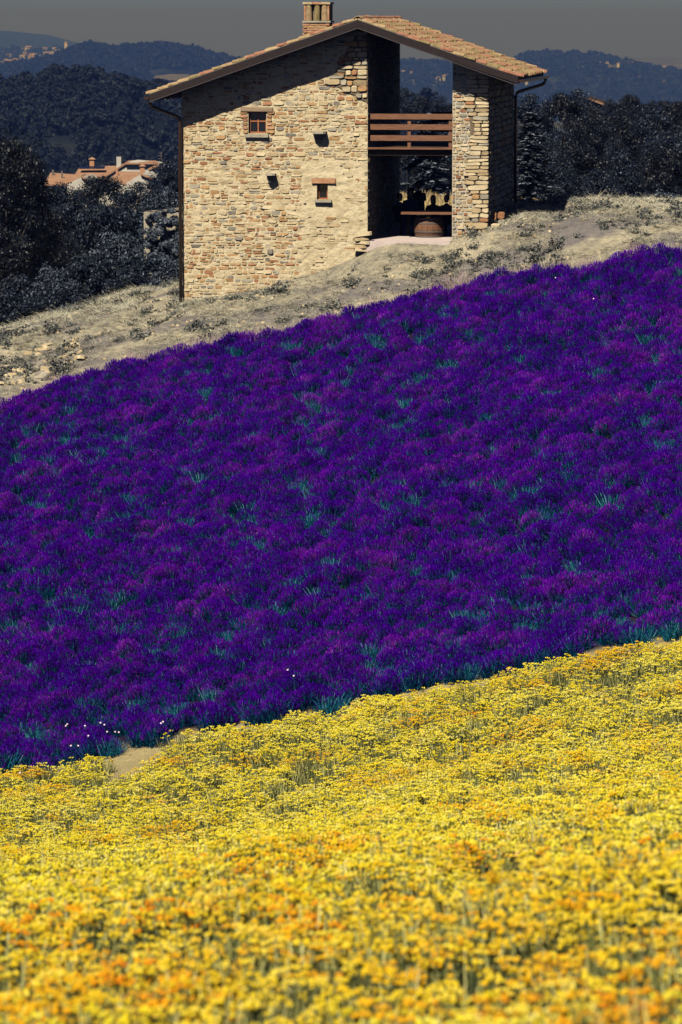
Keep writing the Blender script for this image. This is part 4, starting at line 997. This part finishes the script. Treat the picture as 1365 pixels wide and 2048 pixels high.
def tuft(n, rad, h0, h1, wid, lean, mat): b = blades(n, rad, h0, h1, wid, lean); return np_mesh('tuft', b[0], b[1], mat)
STRAW = [tuft(24, 0.10, 0.02, 0.10, 0.006, 1.1, M_STRAW) for _ in range(4)]
PINK = [tuft(34, 0.14, 0.14, 0.48, 0.005, 0.5, M_PINKGRASS) for _ in range(3)] + [tuft(30, 0.13, 0.16, 0.46, 0.005, 0.5, M_STRAW) for _ in range(2)]
def weed_mesh(n, rad, h):
    c = np.stack([nr.normal(0, rad * 0.5, n), nr.normal(0, rad * 0.5, n), np.abs(nr.normal(0, h * 0.5, n))], 1)
    d1 = rand_dir(n) * nr.uniform(0.012, 0.03, n)[:, None]; d2 = np.cross(d1, rand_dir(n)); q = quads(c, d1, d2); return np_mesh('weed', q[0], q[1], M_WEED)
WEED = [weed_mesh(34, 0.09, 0.06) for _ in range(5)] + [weed_mesh(60, 0.16, 0.08) for _ in range(2)] + [weed_mesh(150, 0.24, 0.16)]
sp, pp, wp = [], [], []
def on_house(X, Y):
    q = Vector((X, Y, 0)) - O; u, v = q.dot(U), q.dot(V); return -0.1 < u < u_p1 + 0.1 and -0.05 < v < DEPTH or (u_open - 0.2 < u < u_p0 + 0.1 and -0.9 < v < DEPTH + 0.5)
for _ in range(15000):
    X = rng.uniform(-12.5, 12.5); Y = 100.0 + 14.5 * rng.random()
    if on_house(X, Y) or mn.noise(Vector((X * 0.7, Y * 0.5, 7))) < -0.22: continue
    sp.append((X, Y, gz(X, Y) - 0.01))
for _ in range(800):
    X = rng.uniform(-12.5, 12.5); Y = back_edge(X) + rng.gauss(0.12, 0.28)
    if mn.noise(Vector((X * 0.6, 1, 1))) < -0.35: continue
    pp.append((X, Y, gz(X, Y) - 0.02))
for _ in range(7000):
    X = rng.uniform(-12.5, 12.5); Y = 100.8 + 12.0 * rng.random()
    g = 0.6 * mn.noise(Vector((X * 2.1, Y * 1.8, 4))) + 0.4 * mn.noise(Vector((X * 0.7, Y * 0.7, 4))) + (0.35 if (1.5 < X < 6 and 100.5 < Y < 103.2) else 0) + (0.35 if (X < -7.3 and Y < 104) else 0)
    if on_house(X, Y) or g < 0.16: continue
    wp.append((X, Y, gz(X, Y) - 0.02))
scatter('dry_grass', sp, STRAW, 'short straw coloured grass on the bare slope below the house', 'grass', 0.45, 0.95, 0.15)
scatter('pale_grass', pp, PINK, 'pale pinkish seeding grass along the top of the lavender', 'grass', 0.55, 0.95, 0.1)
scatter('weeds', wp, WEED, 'dark grey green weeds dotted over the dry slope', 'weeds', 0.7, 1.25, 0.1)
PEB = []
for mt in (STONE[0], STONE[1], STONE[4]):
    pm = MB(); g = stone_geo(0.10, 0.07, 0.03, 0.03, 0.3); pm.add(g[0], g[1], 0, Matrix.Rotation(R(-80), 4, 'X')); PEB.append(pm.mesh('pebble', mt))
pb = []
for _ in range(900):
    X = rng.uniform(-12.5, 12.5); Y = 100.3 + 11 * rng.random() ** 1.5
    if not on_house(X, Y): pb.append((X, Y, gz(X, Y)))
scatter('loose_stones', pb, PEB, 'small loose stones strewn over the bare slope below the house', 'stones', 0.4, 1.3, 0.2)
mp = []
for _ in range(2600):
    X = rng.uniform(-0.5, 7); Y = rng.uniform(114.5, 138)
    mp.append((X, Y, gz(X, Y) - 0.02))
scatter('meadow_grass', mp, [tuft(40, 0.2, 0.1, 0.30, 0.010, 0.6, M_MEADOW) for _ in range(3)], 'golden dry meadow seen through the passage behind the sitters', 'grass', 0.8, 1.3, 0.1)
# small white field flowers near the lavender's foot
M_PETAL = new_mat('pale pink petals', 0.7, 0.2)[0]; M_PETAL.node_tree.nodes['Principled BSDF'].inputs['Base Color'].default_value = (0.85, 0.62, 0.80, 1)
fm = MB()
fm.lathe([(0.001, 0.008), (0.013, 0.003), (0.017, 0.008), (0.008, 0.0), (0.001, 0.0)], 8); fm.tube([(0, 0, 0), (0.01, 0, -0.3), (0.0, 0.01, -0.6)], 0.003, 4, 1)
flower_me = fm.mesh('field flower', [M_PETAL, M_LAVLEAF])
for (px, py) in ((134, 1449), (132, 1452), (170, 1452), (201, 1446), (209, 1450), (214, 1464), (230, 1464), (238, 1465), (177, 1472), (142, 1492), (156, 1492), (322, 1447), (326, 1444), (576, 1340), (588, 1352), (1112, 555), (1188, 597), (40, 1546)):
    for Yt in np.arange(62, 101, 0.1):
        q = P(px, py, Yt)
        if q.z <= gz(q.x, q.y) + 0.58: break
    o = link('field_flower', flower_me, None, (q.x, q.y, q.z)); o.rotation_euler = (R(50), 0, rng.uniform(-0.5, 0.5))
    tag(o, 'tiny pale pink flower standing out of the dark lavender', 'flower', 'pale flowers among the lavender')

# ------------------------------------------------------------------ trees
def crown_mesh(name, n, rx, rz, leaf, mat, clumps=40, spread=0.30, base=0.0, conical=False, flat=0.0):
    a = nr.uniform(0, 6.283, clumps); t = nr.uniform(-0.9, 1, clumps); rr = np.sqrt(np.clip(1 - t * t, 0, 1)) * nr.uniform(0.45, 1.0, clumps)
    cc = np.stack([rx * rr * np.cos(a), rx * rr * np.sin(a), rz * t * nr.uniform(0.7, 1.0, clumps)], 1)
    cs = nr.uniform(0.5, 1.25, clumps) * spread * rx
    k = nr.integers(0, clumps, n); d = rand_dir(n) * (nr.uniform(0, 1, n) ** 0.45)[:, None]
    c = cc[k] + d * cs[k][:, None] * np.array([1, 1, 0.75]); c[:, 2] += base
    s = leaf * nr.uniform(0.6, 1.3, n)[:, None]; nrm = d * 0.9 + rand_dir(n) * 0.6 + np.array([0, 0, 0.35]); nrm /= np.linalg.norm(nrm, axis=1, keepdims=True)
    d1 = np.cross(nrm, rand_dir(n)); d1 /= np.linalg.norm(d1, axis=1, keepdims=True); d2 = np.cross(nrm, d1)
    q = quads(c, d1 * s, d2 * s * 0.6); return np_mesh(name, q[0], q[1], mat)
def spruce_mesh(name, h, r, mat, nw=24):
    vs = []
    C1, D1, D2 = [], [], []
    for i in range(nw):
        z = h * (0.06 + 0.92 * i / nw); L = r * (1 - i / nw) ** 0.85 + 0.15; nb = 13 if i < nw * 0.6 else 9
        for b in range(nb):
            a = 6.283 * b / nb + i * 0.7 + rng.gauss(0, 0.2); Lb = L * rng.uniform(0.65, 1.12); zj = rng.gauss(0, 0.13); dr = rng.uniform(0.22, 0.62)
            for s in np.linspace(0.15, 1, 9):
                for _ in range(3):
                    p = np.array([Lb * s * math.cos(a) + rng.gauss(0, 0.07), Lb * s * math.sin(a) + rng.gauss(0, 0.07), z + zj - dr * Lb * s + dr * 0.55 * Lb * s * s + rng.gauss(0, 0.04)])
                    C1.append(p); w_ = 0.20 * (1 - 0.5 * s)
                    D1.append(np.array([math.cos(a + rng.gauss(0, 0.5)), math.sin(a + rng.gauss(0, 0.5)), -0.1]) * 0.15); D2.append(np.array([-math.sin(a), math.cos(a), rng.gauss(0, 0.35)]) * 0.05)
    q = quads(np.array(C1), np.array(D1), np.array(D2)); return np_mesh(name, q[0], q[1], mat)
def trunk_mesh(h, r, spread):
    m = MB(); m.tube([(0, 0, -1.0), (rng.gauss(0, 0.05), 0, h * 0.3), (rng.gauss(0, 0.12), rng.gauss(0, 0.1), h * 0.65), (rng.gauss(0, 0.1), 0, h)], [r, r * 0.8, r * 0.5, r * 0.15], 8)
    for k in range(6):
        a = k * 1.05 + rng.random(); z0 = h * rng.uniform(0.3, 0.6); L = spread * rng.uniform(0.6, 0.95)
        m.tube([(0, 0, z0), (L * 0.5 * math.cos(a), L * 0.5 * math.sin(a), z0 + L * 0.35), (L * math.cos(a), L * math.sin(a), z0 + L * 0.75)], [r * 0.4, r * 0.25, r * 0.08], 6)
    return m.mesh('trunk', M_BARK)
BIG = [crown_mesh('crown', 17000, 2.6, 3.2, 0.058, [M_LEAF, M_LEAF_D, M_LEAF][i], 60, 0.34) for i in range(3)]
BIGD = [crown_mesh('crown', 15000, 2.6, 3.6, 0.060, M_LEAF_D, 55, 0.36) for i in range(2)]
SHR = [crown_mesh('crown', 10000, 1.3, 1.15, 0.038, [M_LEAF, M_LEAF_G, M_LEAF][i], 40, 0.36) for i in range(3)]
TRK = [trunk_mesh(5.5, 0.2, 2.0) for _ in range(3)]; TRKS = [trunk_mesh(1.4, 0.07, 0.9) for _ in range(2)]
def tree(name, px, pytop, Y, width_px, crown, trunk, label, cat='tree', group=None, hscale=None, cz=3.2, rx=2.6, gnd=None):
    q = P(px, pytop, Y); g = gz(q.x, q.y) if gnd is None else gnd
    sx = width_px / F * Y / (2 * rx)
    H = q.z - g; sz = sx if hscale is None else hscale * sx
    if 2 * cz * sz > H * 1.05: sz = max(0.3, H * 1.05 / (2 * cz))
    o = empty(name, (q.x, q.y, g), rng.uniform(0, 6.28)); tag(o, label, cat, group)
    c = link('crown', crown, o, (0, 0, H - cz * sz)); c.scale = (sx, sx, sz)
    t = link('trunk', trunk, o); th_ = 5.5 if trunk in TRK else 1.4; t.scale = (sx, sx, max(0.2, (H - cz * sz * 0.6) / th_))
    return o
# left of the house
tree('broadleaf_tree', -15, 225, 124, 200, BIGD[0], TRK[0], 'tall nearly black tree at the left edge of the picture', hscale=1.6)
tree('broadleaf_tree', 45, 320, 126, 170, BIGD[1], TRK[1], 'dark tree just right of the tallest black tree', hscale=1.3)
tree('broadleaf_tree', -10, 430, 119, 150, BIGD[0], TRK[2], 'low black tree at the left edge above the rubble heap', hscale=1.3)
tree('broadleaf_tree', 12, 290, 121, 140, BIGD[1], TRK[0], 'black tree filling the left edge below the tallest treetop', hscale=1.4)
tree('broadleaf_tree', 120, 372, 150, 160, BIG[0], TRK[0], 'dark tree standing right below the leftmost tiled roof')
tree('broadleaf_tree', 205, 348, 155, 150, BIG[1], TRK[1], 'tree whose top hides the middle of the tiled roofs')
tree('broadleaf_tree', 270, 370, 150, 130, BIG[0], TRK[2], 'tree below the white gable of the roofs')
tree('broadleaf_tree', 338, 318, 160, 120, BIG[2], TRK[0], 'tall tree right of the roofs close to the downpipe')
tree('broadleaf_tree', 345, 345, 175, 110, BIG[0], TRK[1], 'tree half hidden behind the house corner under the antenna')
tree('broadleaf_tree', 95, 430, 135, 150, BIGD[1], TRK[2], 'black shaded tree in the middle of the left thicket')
tree('broadleaf_tree', 165, 440, 132, 150, BIGD[0], TRK[0], 'dark round tree in front of the roofs, halfway down the thicket')
for k, (px, py, Y, wd, i, lab) in enumerate((
        (40, 560, 117, 120, 0, 'leafy shrub on the crest nearest the left edge'), (110, 540, 117, 120, 1, 'grey green shrub second along the crest from the left'),
        (175, 520, 118, 130, 0, 'broad dark shrub third along the crest from the left'), (235, 470, 119, 140, 1, 'tall pale leaved shrub in the middle of the left thicket'),
        (300, 500, 117.5, 130, 2, 'shrub below the ivy covered ruin'), (345, 520, 117, 110, 1, 'shrub touching the downpipe at the left house corner'),
        (255, 545, 116.5, 120, 0, 'low shrub in front of the pale leaved one'), (325, 555, 116.3, 110, 2, 'lowest shrub at the crest beside the downpipe'),
        (200, 420, 124, 140, 0, 'shrub halfway up the thicket left of the ruin'), (262, 400, 128, 130, 2, 'shrub just above and left of the ivy covered ruin'),
        (140, 570, 116.3, 110, 2, 'low shrub on the left crest between two taller ones'), (70, 600, 115.8, 110, 0, 'lowest shrub on the crest near the left edge'),
        (330, 385, 134, 120, 1, 'shrub above the ruin next to the downpipe'), (10, 590, 116, 120, 0, 'black shrub at the very left above the purple stubble'))):
    tree('shrub', px, py, Y, wd, SHR[i], TRKS[k % 2], lab, 'shrub', hscale=1.25, cz=1.15, rx=1.3)
# right of the house
for k, (px, py, Y, wd, cm, hs, lab) in enumerate((
        (1050, 195, 150, 140, BIG[0], 1.2, 'tree rising just right of the roof corner'), (1130, 182, 155, 130, BIG[1], 1.3, 'twin topped tree, tallest right of the house'),
        (1165, 184, 160, 110, BIG[0], 1.2, 'right half of the twin topped tree pair'), (1262, 186, 210, 70, BIG[1], 1.4, 'single round tree standing above the right wood edge'),
        (1230, 225, 165, 130, BIG[1], 1.2, 'dark tree below the small hidden roof'), (1310, 215, 170, 140, BIG[0], 1.2, 'dark tree in the wood under the round treetop'),
        (1360, 200, 175, 130, BIG[1], 1.2, 'dark tree at the right edge of the picture'), (1085, 270, 135, 130, BIG[0], 1.3, 'tree behind the silvery spruce'),
        (1170, 290, 138, 150, BIG[1], 1.2, 'broad tree in the middle of the right wood'), (1250, 300, 140, 150, BIG[2], 1.2, 'leafy tree right of the middle of the wood'),
        (1340, 290, 142, 150, BIG[1], 1.2, 'black tree low at the right edge'), (1110, 330, 128, 120, BIG[2], 1.2, 'pale flecked tree right of the spruce'),
        (1200, 345, 130, 140, BIG[0], 1.1, 'low tree above the hedge in the right wood'),
        (830, 280, 158, 130, BIG[1], 1.2, 'dark tree behind the spruce, left side of the passage view'), (900, 270, 160, 130, BIG[0], 1.2, 'dark tree behind the spruce, right side of the passage view'), (965, 240, 158, 120, BIG[1], 1.2, 'dark tree hidden mostly by the stone pier'))):
    tree('broadleaf_tree', px, py, Y, wd, cm, TRK[k % 3], lab, hscale=hs)
for k in range(12):
    tree('broadleaf_tree', 1215 + k * 16 + rng.uniform(-4, 4), 205 + rng.uniform(-6, 5), 230, 42, BIG[k % 2], TRK[k % 3], 'small tree in the row along the far edge of the right wood', group='far edge trees of the right wood', hscale=1.2)
for k, (px, py, Y, wd, i, lab) in enumerate(((1330, 388, 117.5, 130, 1, 'pale topped hedge bush at the right edge of the crest'), (1275, 396, 118, 90, 0, 'hedge bush left of the pale topped one'),
        (1085, 395, 119, 90, 2, 'bush at the foot of the spruce'), (1145, 398, 118, 100, 1, 'low grey bush on the crest between the shadows'), (1210, 402, 118.5, 90, 1, 'low bush right of the grey one'), (1040, 400, 121, 80, 0, 'dark bush behind the end wall'))):
    tree('shrub', px, py, Y, wd, SHR[i], TRKS[k % 2], lab, 'shrub', hscale=0.9, cz=1.15, rx=1.3)
SPR = spruce_mesh('crown', 7.0, 2.4, M_SPRUCE)
def spruce(px, pytop, Y, width_px, label):
    q = P(px, pytop, Y); g = gz(q.x, q.y); H = q.z - g; o = empty('spruce_tree', (q.x, q.y, g), rng.uniform(0, 6)); tag(o, label, 'tree')
    sx = width_px / F * Y / 4.8; c = link('crown', SPR, o); c.scale = (sx, sx, H / 7.0)
    m = MB(); m.tube([(0, 0, -0.5), (0, 0, H * 0.97)], [0.14, 0.02], 8); m.build('trunk', M_BARK, o)
spruce(858, 218, 141, 260, 'spruce with layered pale branches seen through the passage'); spruce(1060, 215, 124, 150, 'silvery spruce growing right of the end wall')
for k, (px, py, wd) in enumerate(((815, 178, 60), (845, 192, 60), (875, 200, 60), (905, 205, 50), (790, 200, 50))):
    tree('broadleaf_tree', px, py, 260, wd, BIG[k % 2], TRK[k % 3], 'tree in the clump seen through the upper passage', group='trees seen through the upper passage')
# ivied ruin left of the house
rq = P(328, 500, 123); rg = gz(rq.x, rq.y)
IVY = crown_mesh('ivy', 8500, 0.85, 1.1, 0.035, M_LEAF_G, 34, 0.27)
ruin = empty('ruined_shed', (rq.x, rq.y, rg), -HOUSE_ANG); tag(ruin, 'small pale walled shed half hidden by leaves beside the house', 'shed')
hh = P(328, 424, 123).z - rg
m = MB(); m.box((0, 0.6, hh / 2 - 0.25), (1.3, 1.2, hh + 0.5)); m.build('wall', STONE[4], ruin)
m = MB(); m.box((0.15, 0.6, hh + 0.05), (1.2, 1.3, 0.06), ry=R(-8)); m.build('roof', STONE[5], ruin)
o = link('ivy', IVY, ruin, (-0.35, 0.2, hh - 0.05)); o.scale = (0.62, 0.5, 0.34); o.rotation_euler = (0, 0, 2.0); o['kind'] = 'stuff'
o = link('ivy', IVY, ruin, (0.05, -0.25, hh - 0.75)); o.scale = (1.05, 0.3, 0.85); o['kind'] = 'stuff'
# wood on the near hill: single trees
FT = [crown_mesh('far crown', 1100, 2.6, 2.7, 0.26, M_FARLEAF, 16, 0.40) for _ in range(4)]
FTR = MB(); FTR.tube([(0, 0, -4), (0, 0, 1.5)], [0.25, 0.15], 5)
for k in range(290):
    if k < 60: px = -30 + k * 7.5 + rng.uniform(-4, 4); r = -0.005 - 0.02 * rng.random()
    elif k < 250: px = rng.uniform(-40, 400); r = -0.62 * rng.random() ** 1.1 - 0.02
    else: px = rng.uniform(770, 930); r = -0.30 * rng.random()
    q = hp_wood(px, r)
    o = link('hill_tree', FT[k % 4], None, (q.x, q.y, q.z + 1.6)); s = rng.uniform(0.65, 1.25); o.scale = (s, s, s * rng.uniform(0.9, 1.3)); o.rotation_euler = (0, 0, rng.uniform(0, 6.28))
    tag(o, 'dark tree in the wood covering the near hill', 'tree', 'trees of the wood on the near hill', 'thing')
bl = []
for k in range(650):
    q = hp_wood(rng.uniform(-60, 960), -0.75 * rng.random() - 0.02); bl.append((q.x, q.y, q.z + 0.4))
scatter('wood_undergrowth', bl, FT, 'dark undergrowth between the trees of the near hill', 'undergrowth', 0.4, 0.8)
bl = []
for k in range(1300):
    px = rng.uniform(-30, 560); r = -0.75 * rng.random() ** 1.3
    q = hp_blue(px, r)
    if k > 150 and 290 < px < 392 and 140 < pix(*q)[1] < 176: continue
    if k <= 150: q = hp_blue(px, -0.01 * rng.random())
    bl.append((q.x, q.y, q.z + 4))
FB = [crown_mesh('far crown', 200, 9, 7, 1.7, M_FARLEAF, 14, 0.42) for _ in range(4)]
scatter('blue_hill_wood', bl, FB, 'hazy blue wood on the hill left of the roof', 'wood', 0.55, 1.15)
bl = []
for k in range(1500):
    px = rng.uniform(740, 1420); r = -0.8 * rng.random() ** 1.2
    if k < 170: r = -0.01 * rng.random()
    elif mn.noise(Vector((px * 0.02, r * 9, 2))) > 0.28: continue
    q = hp_right(px, r); bl.append((q.x, q.y, q.z + 4))
scatter('blue_ridge_wood', bl, FB, 'hazy blue wood on the ridge behind the house and to its right', 'wood', 0.6, 1.35)
bl = []
for k in range(420):
    px = rng.uniform(-30, 300); q = hp_vill(px, -0.9 * rng.random()); bl.append((q.x, q.y, q.z + 4))
scatter('village_wood', bl, FB, 'hazy trees between the far white houses', 'wood', 0.8, 1.7)
def on_hill(pt, px, py, lift=0):
    lift = lift + 5
    best = min(np.linspace(-0.95, 0, 240), key=lambda r: abs(pix(*pt(px, r))[1] - py)); q = pt(px, best); return Vector((q.x, q.y, q.z + lift))
# a pale field on the blue hill
fv = []; nfx = 14
for t_ in np.linspace(0, 1, 5):
    for j in range(nfx):
        u_ = j / (nfx - 1); q = on_hill(hp_blue, 300 + 85 * u_, 157 - 7 * min(1, u_ * 2.2) ** 0.7 + t_ * (1 + 12 * min(1, u_ * 2.0)), -3.5); fv.append((q.x, q.y, q.z))
i = np.arange(4 * nfx).reshape(4, nfx)[:, :-1].ravel()
M_FIELD = rough_mat('stubble field', (0.07, 0.06, 0.045), (0.11, 0.095, 0.07), 0.01, 0.95, 0, 0.1)
tag(link('stubble_field', np_mesh('stubble field', np.array(fv), np.stack([i, i + 1, i + 1 + nfx, i + nfx], 1), M_FIELD)), kind='structure')

# ------------------------------------------------------------------ roofs among the trees
M_ROOFF = rough_mat('far clay roof', (0.26, 0.135, 0.08), (0.38, 0.23, 0.145), 1.5, 0.9, 0.3, 0.03)
M_PANEL = new_mat('solar panel', 0.2, 0.5)[0]; M_PANEL.node_tree.nodes['Principled BSDF'].inputs['Base Color'].default_value = (0.006, 0.008, 0.02, 1)
VD = 330.0
def pixprism(mb, pts, Y0, Y1, mi=0):
    vs = [P(a, b, Y0) for a, b in pts]; d = Vector((0.12, 1, 0)) * (Y1 - Y0); n = len(vs)
    vs = vs + [q + d for q in vs]
    mb.add(vs, [tuple(range(n)), tuple(range(2 * n - 1, n - 1, -1))] + [(i, i + n, (i + 1) % n + n, (i + 1) % n) for i in range(n)], mi)
def sheet(mb, a, b, c, d, th=0.12, mi=0):
    q = [Vector(p) for p in (a, b, c, d)]; nrm = (q[1] - q[0]).cross(q[3] - q[0]).normalized()
    if nrm.z < 0: nrm = -nrm
    vs = q + [p - nrm * th for p in q]
    mb.add(vs, [(0, 1, 2, 3), (7, 6, 5, 4), (0, 4, 5, 1), (1, 5, 6, 2), (2, 6, 7, 3), (3, 7, 4, 0)], mi)
def far_house(label, wall_pts, roofs, Y, chims=(), extra=None):
    base = P(wall_pts[0][0], wall_pts[0][1], Y); e = empty('village_house', (0, 0, 0)); tag(e, label, 'house', 'houses below the wooded hill')
    m = MB(); pixprism(m, wall_pts, Y, Y + 5); m.build('wall', M_PLASTER, e)
    for r in roofs:
        m = MB(); sheet(m, *[P(*q) for q in r], 0.14); ro = m.build('roof', M_ROOFF, e)
    for (px, py0, py1, wpx, cap, mat, cy) in chims:
        m = MB(); a, b = P(px - wpx / 2, py1 + 6, cy), P(px + wpx / 2, py0, cy); wd = b.x - a.x
        m.box(((a.x + b.x) / 2, cy, (a.z + b.z) / 2), (wd, wd, b.z - a.z)); c = m.build('chimney', mat, e)
        if cap:
            m = MB(); cx = (a.x + b.x) / 2; k = wd * 0.8
            m.add([(cx - k, cy - k, b.z), (cx + k, cy - k, b.z), (cx + k, cy + k, b.z), (cx - k, cy + k, b.z), (cx, cy, b.z + wd * 0.5)], [(0, 1, 4), (1, 2, 4), (2, 3, 4), (3, 0, 4), (3, 2, 1, 0)]); m.build('chimney_cap', M_ROOFF, c)
    return e
far_house('low white house with a hipped terracotta roof, leftmost of the roofs', [(132, 430), (176, 430), (178, 362), (165, 352), (135, 368)],
          [((88, 367, VD), (134, 370, VD), (168, 349, VD + 5), (101, 345, VD + 5)), ((163, 350, VD - 0.3), (180, 364, VD - 0.3), (186, 360, VD + 5), (170, 347, VD + 5))], VD,
          ((106, 339, 347, 4, False, M_HOOP, VD + 4), (124, 341, 350, 3, False, M_HOOP, VD + 3)))
eB = far_house('house with a terracotta chimney and dark solar panels on its roof', [(150, 430), (232, 430), (232, 352), (150, 352)],
          [((146, 354, VD + 9), (238, 354, VD + 9), (236, 331, VD + 15), (160, 332, VD + 15))], VD + 9.5, ((184, 318, 333, 9, True, M_BRICK, VD + 14),))
m = MB(); sheet(m, P(158, 341, VD + 11.3), P(209, 341, VD + 11.3), P(211, 336.5, VD + 12.5), P(160, 336.5, VD + 12.5), 0.05); so = m.build('solar_panel', M_PANEL, eB); so.location = (0, -0.15, 0.22)
far_house('tallest house with a white chimney, dark wall and long flat ridge', [(214, 430), (312, 430), (312, 328), (256, 323), (214, 348)],
          [((208, 352, VD + 4), (256, 322, VD + 4), (262, 320, VD + 10), (226, 336, VD + 10)), ((250, 325, VD + 3.8), (316, 325, VD + 3.8), (312, 320.5, VD + 10), (258, 320, VD + 10)), ((296, 338, VD + 3), (318, 328, VD + 3), (318, 324, VD + 6), (296, 334, VD + 6))], VD + 4.2, ((238, 313, 331, 9, False, M_PLASTER, VD + 5),))
far_house('white walled house with an orange roof and brick chimney, rightmost of the roofs', [(250, 430), (306, 430), (304, 356), (284, 346), (252, 366)],
          [((212, 362, VD - 2), (252, 367, VD - 2), (286, 344, VD + 3), (238, 342, VD + 3)), ((282, 346, VD - 2.2), (306, 356, VD - 2.2), (308, 352, VD + 3), (286, 343, VD + 3))], VD - 1.9, ((285, 332, 346, 9, True, M_BRICK, VD + 2), (234, 338, 352, 4, False, M_BRICK, VD + 1)))
m = MB(); a, b = P(323, 345, VD + 6), P(323, 303, VD + 6); m.tube([a, b], 0.03, 6)
for py, l in ((306, 5), (311, 8), (317, 6)):
    m.tube([P(323 - l, py, VD + 6), P(323 + 1, py, VD + 6)], 0.022, 5)
tag(m.build('antenna', M_HOOP), 'thin television aerial right of the tiled roofs', 'antenna')
# roof half hidden in the right wood
e = empty('hidden_house', (0, 0, 0)); tag(e, 'brown roofed house peeping out of the wood on the right', 'house')
m = MB(); sheet(m, P(1172, 200, 280), P(1178, 194, 280), P(1182, 192, 286), P(1176, 198, 286)); sheet(m, P(1178, 195, 280), P(1212, 208, 280), P(1214, 204, 287), P(1182, 192, 287)); m.build('roof', M_ROOFF, e)
m = MB(); pixprism(m, [(1176, 240), (1210, 240), (1208, 206), (1180, 196)], 280.4, 286); m.build('wall', M_SOFFIT, e)

M_WALLF = rough_mat('far plaster', (0.30, 0.28, 0.25), (0.44, 0.42, 0.38), 0.1, 0.9, 0.1, 0.1)
M_ROOFF2 = rough_mat('far pale roof', (0.22, 0.15, 0.11), (0.30, 0.22, 0.16), 0.1, 0.9, 0.1, 0.1)
# far villages: small houses with pitched roofs
def small_house(q, s, label, group, bright):
    e = empty('far_house', q, rng.uniform(-0.6, 0.6)); tag(e, label, 'house', group)
    w_, d_, h_ = 12 * s, 9 * s, 6.5 * s
    m = MB(); m.box((0, 0, h_ / 2 - 2), (w_, d_, h_ + 4)); m.build('wall', M_WALLF, e)
    m = MB(); m.prism([(-d_ / 2 - 0.6, h_), (d_ / 2 + 0.6, h_), (0, h_ + 2.6 * s)], -w_ / 2 - 0.5, w_ / 2 + 0.5, M=Matrix.Rotation(R(90), 4, 'Z')); m.build('roof', M_ROOFF2, e)
for (px, py, s) in ((5, 137, 1.2), (16, 135, 1.5), (26, 139, 1.0), (18, 119, 1.0), (46, 123, 1.2), (57, 118, 1.0), (62, 124, 1.2), (57, 105, 1.3), (74, 108, 1.3), (68, 118, 1.0), (92, 115, 1.0), (104, 114, 1.0), (115, 111, 1.1), (118, 118, 0.9), (40, 106, 0.9), (24, 104, 0.9), (90, 105, 0.9), (65, 121, 1.2), (8, 112, 0.8), (33, 113, 0.8), (49, 113, 0.7), (83, 120, 0.8), (99, 122, 0.7), (30, 128, 0.9), (78, 103, 0.7), (109, 104, 0.8), (122, 106, 0.7), (70, 128, 0.8), (36, 133, 0.8), (12, 128, 0.8)):
    small_house(on_hill(hp_vill, px, py), s * 0.85, 'tiny pale house of the hazy village at the upper left', 'houses of the far upper left village', True)
q = on_hill(hp_vill, 132, 108); e = empty('church_tower', q); tag(e, 'slim pale church tower right of the far upper left village', 'tower')
m = MB(); m.box((0, 0, 8), (6, 6, 20)); m.build('wall', M_PLASTER, e); m = MB(); m.add([(-3.4, -3.4, 18), (3.4, -3.4, 18), (3.4, 3.4, 18), (-3.4, 3.4, 18), (0, 0, 24)], [(0, 1, 4), (1, 2, 4), (2, 3, 4), (3, 0, 4), (3, 2, 1, 0)]); m.build('spire', M_ROOFF, e)
for (px, py, s) in ((809, 153, 1.1), (816, 153, 1.1), (822, 154, 0.9), (878, 164, 0.9), (886, 163, 1.1), (893, 161, 1.0), (872, 167, 0.8)):
    small_house(on_hill(hp_right, px, py, 0), s * 0.5, 'tiny pale house on the hazy hill seen through the passage', 'far houses seen through the passage', False)
for (px, py, s) in ((1258, 134, 0.7), (1262, 136, 0.8), (1238, 138, 0.6), (1200, 136, 0.6), (1215, 136, 0.6), (1330, 131, 0.9), (1342, 133, 1.0), (1350, 135, 0.9), (1358, 135, 0.8), (1322, 133, 0.7), (1048, 172, 0.6), (1056, 174, 0.8), (1066, 172, 0.6)):
    small_house(on_hill(hp_right, px, py, 2), s * 0.62, 'tiny pale house on the hazy ridge right of the roof', 'far houses on the right ridge', True)
# the town on the plain beyond
m = MB()
for k in range(170):
    px = rng.uniform(1180, 1400) if k < 110 else rng.uniform(700, 1180); Y = rng.uniform(9200, 11800); x = (px - 682.5) / F * Y; z = gz(x, Y); h = rng.choice([8, 10, 14, 22])
    m.box((x, Y, z + h / 2 - 1), (rng.uniform(12, 30), rng.uniform(12, 26), h + 2), 0, rz=rng.random())
tag(m.build('far_town', M_WALLF), 'hazy pale town spread over the plain below the skyline', 'town', kind='stuff')

# ------------------------------------------------------------------ air
hz = MB(); hz.box((0, 9450, -76), (13400, 18990, 232))
m = bpy.data.materials.new('haze'); m.use_nodes = True; t = m.node_tree; t.nodes.clear()
out = t.nodes.new('ShaderNodeOutputMaterial'); pv = t.nodes.new('ShaderNodeVolumePrincipled')
pv.inputs['Color'].default_value = (0.145, 0.28, 0.79, 1); pv.inputs['Density'].default_value = 0.00032; pv.inputs['Anisotropy'].default_value = 0.60
pv.inputs['Absorption Color'].default_value = (1, 1, 1, 1)
t.links.new(pv.outputs[0], out.inputs['Volume'])
o = hz.build('haze', m); tag(o, kind='stuff')
